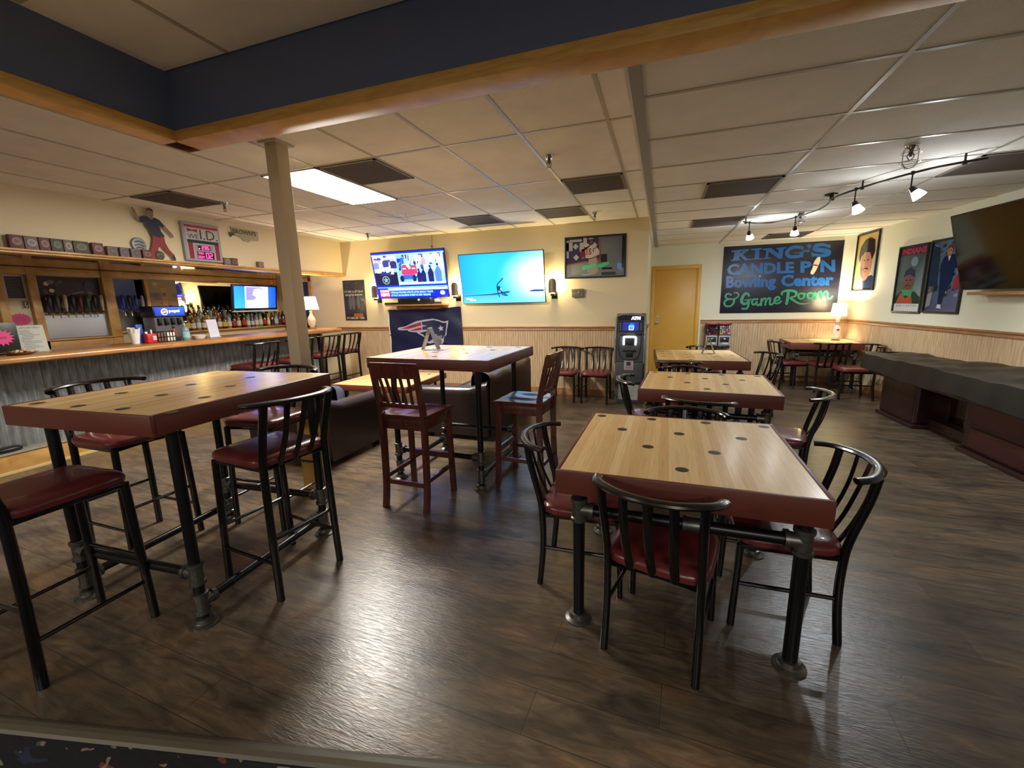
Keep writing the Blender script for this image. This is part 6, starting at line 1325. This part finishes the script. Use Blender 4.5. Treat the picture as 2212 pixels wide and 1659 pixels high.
for y in (-.10, -.066, -.033, 0, .033, .066, .10): m.tube([(.05, y, 0), (.05, y, .118)], .0035, 6); m.tube([(-.05, y, 0), (-.05, y, .118)], .0035, 6)
m.obj('rack', BLACKM, t); m = MB(); m.box((-.042, .0, .006), (.042, .094, .108), .004); m.mi = 1; m.box((-.042, -.094, .006), (.042, -.004, .105), .004); m.obj('packets', [WHITEP, mat('brown_packets', C8(120, 80, 66), .6)], t)
t = thing('sauce_bottle', on(-5.66, 3.585), 0, 'small red sauce bottle with a black cap beside the packet caddy', 'sauce bottle'); m = MB(); m.lathe([(.028, 0), (.03, .01), (.028, .11), (.012, .145), (.012, .15)], (0, 0, 0), 16); m.obj('bottle', mat('sauce_red', C8(150, 70, 50), .3), t); m = MB(); m.lathe([(.015, .15), (.015, .175)], (0, 0, 0), 12); m.obj('cap', BLACKP, t); m = MB(); m.box((-.05, -.05, 0), (.04, .05, .05), .004); m.obj('tray', BLACKP, t)
t = thing('sanitizer_bottle', on(-5.62, 3.69), 0, 'clear plastic pump bottle on the counter before the soda machine', 'bottle'); m = MB(); m.lathe([(.04, 0), (.042, .01), (.042, .12), (.03, .155), (.014, .17), (.012, .19)], (0, 0, 0), 18); m.obj('bottle', mat('clear_blue_plastic', C8(150, 170, 180), .15, trans=.4), t); m = MB(); m.lathe([(.0428, .03), (.0428, .10)], (0, 0, 0), 18, cap=False); m.obj('label', mat('aqua_label', C8(140, 190, 196), .5), t); m = MB(); m.lathe([(.012, .19), (.006, .2), (.006, .225)], (0, 0, 0), 10); m.box((-.01, -.012, .222), (.04, .012, .232), .003); m.obj('pump', WHITEP, t)
t = thing('white_tray', on(-5.70, 3.90), 0, 'shallow white tray on the counter right of the pump bottle', 'tray'); m = MB(); m.lathe([(.06, 0), (.085, .045), (.08, .045), (.057, .005)], (0, 0, 0), 24); m.obj('tray', WHITEP, t)
t = thing('paper_stack', on(-5.70, 4.10), 0, 'white paper card standing on the counter below the bottle shelf', 'card'); m = MB(); m.obox((.02, 0, 0), (-.02, 0, .235), .135, .012, up=(1, 0, 0)); m.box((-.05, -.09, 0), (.06, .06, .008), .003); m.obj('card', mat('lavender_white_card', C8(200, 200, 214), .6), t)
shade_lamp('table_lamp', (-5.74, 5.88, CZ+.002), 'glowing table lamp with a cream shade at the far end of the bar', False, power=50)
# doorway beside the mirror, on the back wall behind the bar
m = MB(); m.box((-7.05, YW-.02, .0), (-6.98, YW, 2.04), .004); m.box((-6.52, YW-.02, 0), (-6.45, YW, 2.04), .004); m.box((-7.05, YW-.02, 1.97), (-6.45, YW, 2.04), .004); d_ = struct(m, 'door_2', OAK)
m = MB(); m.box((-6.98, YW-.012, 0), (-6.52, YW-.002, 1.97)); m.obj('door_panel', mat('navy_black_door', C8(34, 38, 50), .6), d_)

# ---- things on the soffit ledge
LZ = 2.072
CART = [mat('carton_'+n_, c_, .55, var=.25, vscale=25) for n_, c_ in (('maroon', C8(96, 54, 56)), ('grey', C8(110, 92, 88)), ('olive', C8(74, 66, 50)), ('brown', C8(88, 66, 58)))]
def carton(y0, y1, k, label, hgt=.105, pal=None):
    t = thing('beer_carton', (-5.645, (y0+y1)/2, LZ), 0, label, 'carton', 'small beer cartons along the soffit ledge'); w_ = (y1-y0)/2
    m = MB(); m.box((-.022, -w_+.003, 0), (.022, w_-.003, hgt), .003); m.obj('box', CART[k], t)
    a = Art((.0225, -w_+.003, 0), (0, 1, 0), VB); q = [K(140, 96, 92), K(150, 140, 140), K(90, 96, 70), K(130, 90, 84)][k] if pal is None else pal; a.ell(w_, hgt*.52, w_*.66, hgt*.28, q); a.up(); a.ell(w_, hgt*.52, w_*.4, hgt*.14, CART[k].node_tree.nodes['Principled BSDF'].inputs['Base Color'].default_value[:3]); a.obj('logo_patch', t, 0, .5)
ord_ = ['leftmost', 'second', 'third', 'fourth', 'fifth', 'sixth', 'seventh', 'eighth', 'ninth', 'tenth', 'eleventh', 'twelfth']
ys = [(2.14, 2.25), (2.30, 2.40), (2.40, 2.50), (2.50, 2.585), (2.585, 2.68), (2.68, 2.755), (2.755, 2.885), (2.91, 3.01), (3.035, 3.135), (3.15, 3.24), (3.255, 3.355), (3.37, 3.47)]
for i, (q0, q1) in enumerate(ys):
    k = [1, 0, 1, 0, 2, 1, 2, 0, 1, 1, 1, 0][i]; nm = ['grey', 'maroon', 'grey', 'maroon', 'olive', 'grey', 'olive', 'maroon', 'grey', 'grey', 'grey', 'maroon'][i]
    carton(q0, q1, k, '%s small beer carton on the soffit ledge, %s from the left' % (nm, ord_[i]), .12 if 0 < i < 8 else .10, K(60, 70, 84) if i in (8, 9, 10) else None)
carton(4.34, 4.44, 1, 'small grey carton on the soffit ledge just right of the clock sign', .095); carton(4.44, 4.545, 3, 'small brown carton on the soffit ledge, right one of the pair by the clock sign', .10); carton(4.86, 4.96, 1, 'lone small carton on the soffit ledge left of the pillar', .085)
t = thing('round_tin_sign', (XL+.012, 3.37, 2.225), 0, 'round silver beer sign on the soffit wall left of the cutout figure', 'round sign'); m = MB(); m.lathe([(.075, 0), (.078, .004), (.07, .012), (.01, .014)], (0, 0, 0), 28, 'X'); m.obj('disc', mat('silver_tin', C8(128, 132, 134), .35, metal=.4), t); a = Art((.0145, -.06, -.06), (0, 1, 0), VB); a.stroke([(.02, .085), (.06, .095), (.10, .08)], .016, K(50, 58, 64), 4); a.stroke([(.015, .05), (.06, .06), (.105, .045)], .014, K(50, 58, 64), 4); a.stroke([(.03, .022), (.06, .03), (.095, .02)], .014, K(56, 62, 66), 4); a.obj('print', t, 0, .4)
t = thing('round_tin_sign', (-5.64, 3.555, LZ+.05), 0, 'small dark round sign on the ledge under the cutout figure', 'round sign'); m = MB(); m.lathe([(.05, 0), (.052, .006), (.045, .012), (.008, .013)], (0, 0, 0), 24, 'X'); m.obj('disc', mat('olive_tin', C8(62, 60, 48), .5), t); a = Art((.0135, -.04, -.04), (0, 1, 0), VB); a.stroke([(.01, .04), (.04, .055), (.07, .04)], .01, K(110, 110, 90), 4); a.obj('print', t, 0, .5)
# cut-out figure of a striding bowler
t = thing('cutout_figure', (-5.64, 3.60, LZ), 0, 'flat cardboard cutout of a striding person in blue shirt and red trousers', 'cutout figure')
a = Art((.004, 0, 0), (0, 1, 0), VB, lay=.0006)
skin, shirt, pant, shoe, hair = K(150, 116, 92), K(34, 36, 62), K(142, 44, 44), K(38, 36, 66), K(66, 54, 44)
FIG = [([(-.155, .06), (-.145, .0), (-.05, .0), (-.06, .07), (-.045, .14), (-.005, .16), (.03, .11), (.075, .06), (.09, .045), (.115, .075), (.07, .13), (.04, .20), (.035, .29), (-.085, .28), (-.09, .22), (-.115, .13)], pant),
 ([(-.09, .27), (-.11, .33), (-.14, .375), (-.145, .41), (-.195, .40), (-.205, .445), (-.16, .475), (-.10, .48), (-.03, .475), (.015, .455), (.06, .40), (.035, .37), (.0, .395), (.012, .33), (.045, .275), (-.02, .255)], shirt),
 ([(-.20, .44), (-.19, .41), (-.225, .43), (-.245, .50), (-.26, .54), (-.245, .555), (-.225, .53), (-.21, .47)], skin), ([(.045, .375), (.065, .40), (.11, .345), (.14, .31), (.145, .275), (.125, .27), (.115, .30), (.07, .345)], skin),
 ([(.085, .04), (.105, -.002), (.125, .0), (.13, .03), (.115, .08)], shoe), ([(-.15, .005), (-.15, -.002), (-.06, -.002), (-.055, .012)], shoe)]
for pts, c_ in FIG: a.poly(pts, c_); a.up(.5)
a.ell(-.075, .515, .034, .045, skin); a.up(); a.poly([(-.115, .53), (-.105, .565), (-.07, .575), (-.042, .56), (-.038, .53), (-.06, .545), (-.095, .545)], hair); a.ell(-.085, .525, .005, .004, K(30, 24, 22)); a.ell(-.065, .525, .005, .004, K(30, 24, 22)); a.stroke([(-.09, .50), (-.075, .495), (-.06, .50)], .004, K(110, 50, 46)); a.stroke([(-.10, .475), (-.075, .455), (-.05, .475)], .012, K(150, 120, 96), 3)
a.obj('front_print', t, 0, .6)
m = MB()
for pts, c_ in FIG: m.prism([(p[0], p[1]) for p in pts], -.002, .0045, 'X')
m.lathe([(.034, -.002), (.034, .0045)], (0, -.075, .515), 20, 'X'); m.obj('card', mat('card_edge', C8(150, 140, 120), .7), t, smooth=False)
# WE I.D. clock sign
t = thing('clock_sign', (XL+.045, 4.09, 2.092), 0, 'white WE I.D. sign with red digital clock and date on the soffit', 'clock sign')
m = MB(); m.box((-.044, -.235, 0), (.0, .25, .475), .012, seg=3); m.obj('case', mat('silver_grey_case', C8(150, 150, 152), .4), t)
a = Art((.0008, -.235, 0), (0, 1, 0), VB); w, h = .485, .475; a.rect(.03, .03, w-.03, h-.025, K(176, 172, 168)); a.up(); a.rect(.03, h*.86, w-.03, h*.93, K(150, 46, 54)); rd = K(140, 36, 48)
a.poly([(X(.12), Y(.835)), (X(.25), Y(.805)), (X(.38), Y(.835)), (X(.38), Y(.745)), (X(.25), Y(.775)), (X(.12), Y(.745))], rd); a.rect(X(.10), Y(.06), X(.22), Y(.47), rd); a.rect(X(.80), Y(.06), X(.92), Y(.47), rd); a.rect(X(.09), Y(.47), X(.92), Y(.55), K(36, 36, 44)); a.rect(X(.26), Y(.06), X(.76), Y(.44), K(150, 148, 150)); a.up()
a.text('WE', X(.12), Y(.575), Y(.12), K(60, 58, 62), w=X(.27)); a.text('I.D.', X(.44), Y(.58), Y(.25), K(44, 42, 46), w=X(.47)); a.rect(X(.34), Y(.30), X(.67), Y(.42), K(24, 16, 20)); a.rect(X(.30), Y(.07), X(.75), Y(.26), K(24, 16, 20)); a.obj('face', t, 0, .35)
a = Art((.003, -.235, 0), (0, 1, 0), VB); lr = K(255, 40, 110)
SEG = {'0': 'abcdef', '2': 'abged', '3': 'abgcd', '5': 'afgcd', '4': 'fgbc', '1': 'bc', '9': 'abcdfg'}
def digit(ch, x, y, w_, h_, th):
    L_ = {'a': ((0, 1), (1, 1)), 'b': ((1, 1), (1, .5)), 'c': ((1, .5), (1, 0)), 'd': ((0, 0), (1, 0)), 'e': ((0, .5), (0, 0)), 'f': ((0, 1), (0, .5)), 'g': ((0, .5), (1, .5))}
    for s_ in SEG[ch]: (x0, y0), (x1, y1) = L_[s_]; a.stroke([(x+x0*w_, y+y0*h_), (x+x1*w_, y+y1*h_)], th, lr)
for i, ch in enumerate('235'): digit(ch, X(.44)+i*.034, Y(.325), .022, .036, .008)
a.ell(X(.37), Y(.33), .006, .006, K(255, 190, 200)); a.text('THU', X(.32), Y(.185), .028, lr, w=.07, bold=.02)
for i, ch in enumerate('2024'): digit(ch, X(.32)+i*.020, Y(.09), .012, .026, .005)
for i, ch in enumerate('02'): digit(ch, X(.53)+i*.046, Y(.10), .032, .062, .010)
a.obj('red_digits', t, 6, .4, 'lit')
t = thing('tin_sign', (XL+.008, 4.72, 2.40), 0, "cream BROWN'S brewing sign on the soffit wall right of the clock sign", 'sign')
a = Art((.004, -.20, 0), (0, 1, 0), VB); w, h = .44, .20; a.poly([(.02, h), (w, h*.93), (w, .06), (w*.72, .05), (w*.62, .02), (w*.45, .03), (w*.35, .07), (.03, .10)], K(172, 160, 126)); a.up(); a.text("BROWN'S", .035, .115, .065, K(78, 84, 64), w=.37, bold=.045); a.text('BREWING CO.', .10, .08, .018, K(110, 106, 84), w=.26); a.text('TROY N.Y.', .19, .045, .014, K(110, 106, 84), w=.10); a.poly([(-.02, .085), (-.02, .125), (.05, .115), (.08, .095), (.03, .085), (.0, .055)], K(60, 66, 52)); a.obj('print', t, 0, .5)
m = MB(); m.prism([(-.18, .20), (.24, .186), (.24, .06), (.117, .05), (.073, .02), (-.002, .03), (-.046, .07), (-.17, .10)], -.006, .004, 'X'); m.obj('panel', mat('tin_edge', C8(140, 130, 104), .5), t, smooth=False)
# pale shoe-like thing and dark pad near the bar step
t = thing('floor_mat_roll', (-5.79, 2.02, .202), 0, 'dark soft bundle lying on the bar step at the left edge', 'bundle'); m = MB(); m.cushion(0, 0, .12, .22, 0, .045, n=2.6); m.obj('bundle', BLACKP, t)
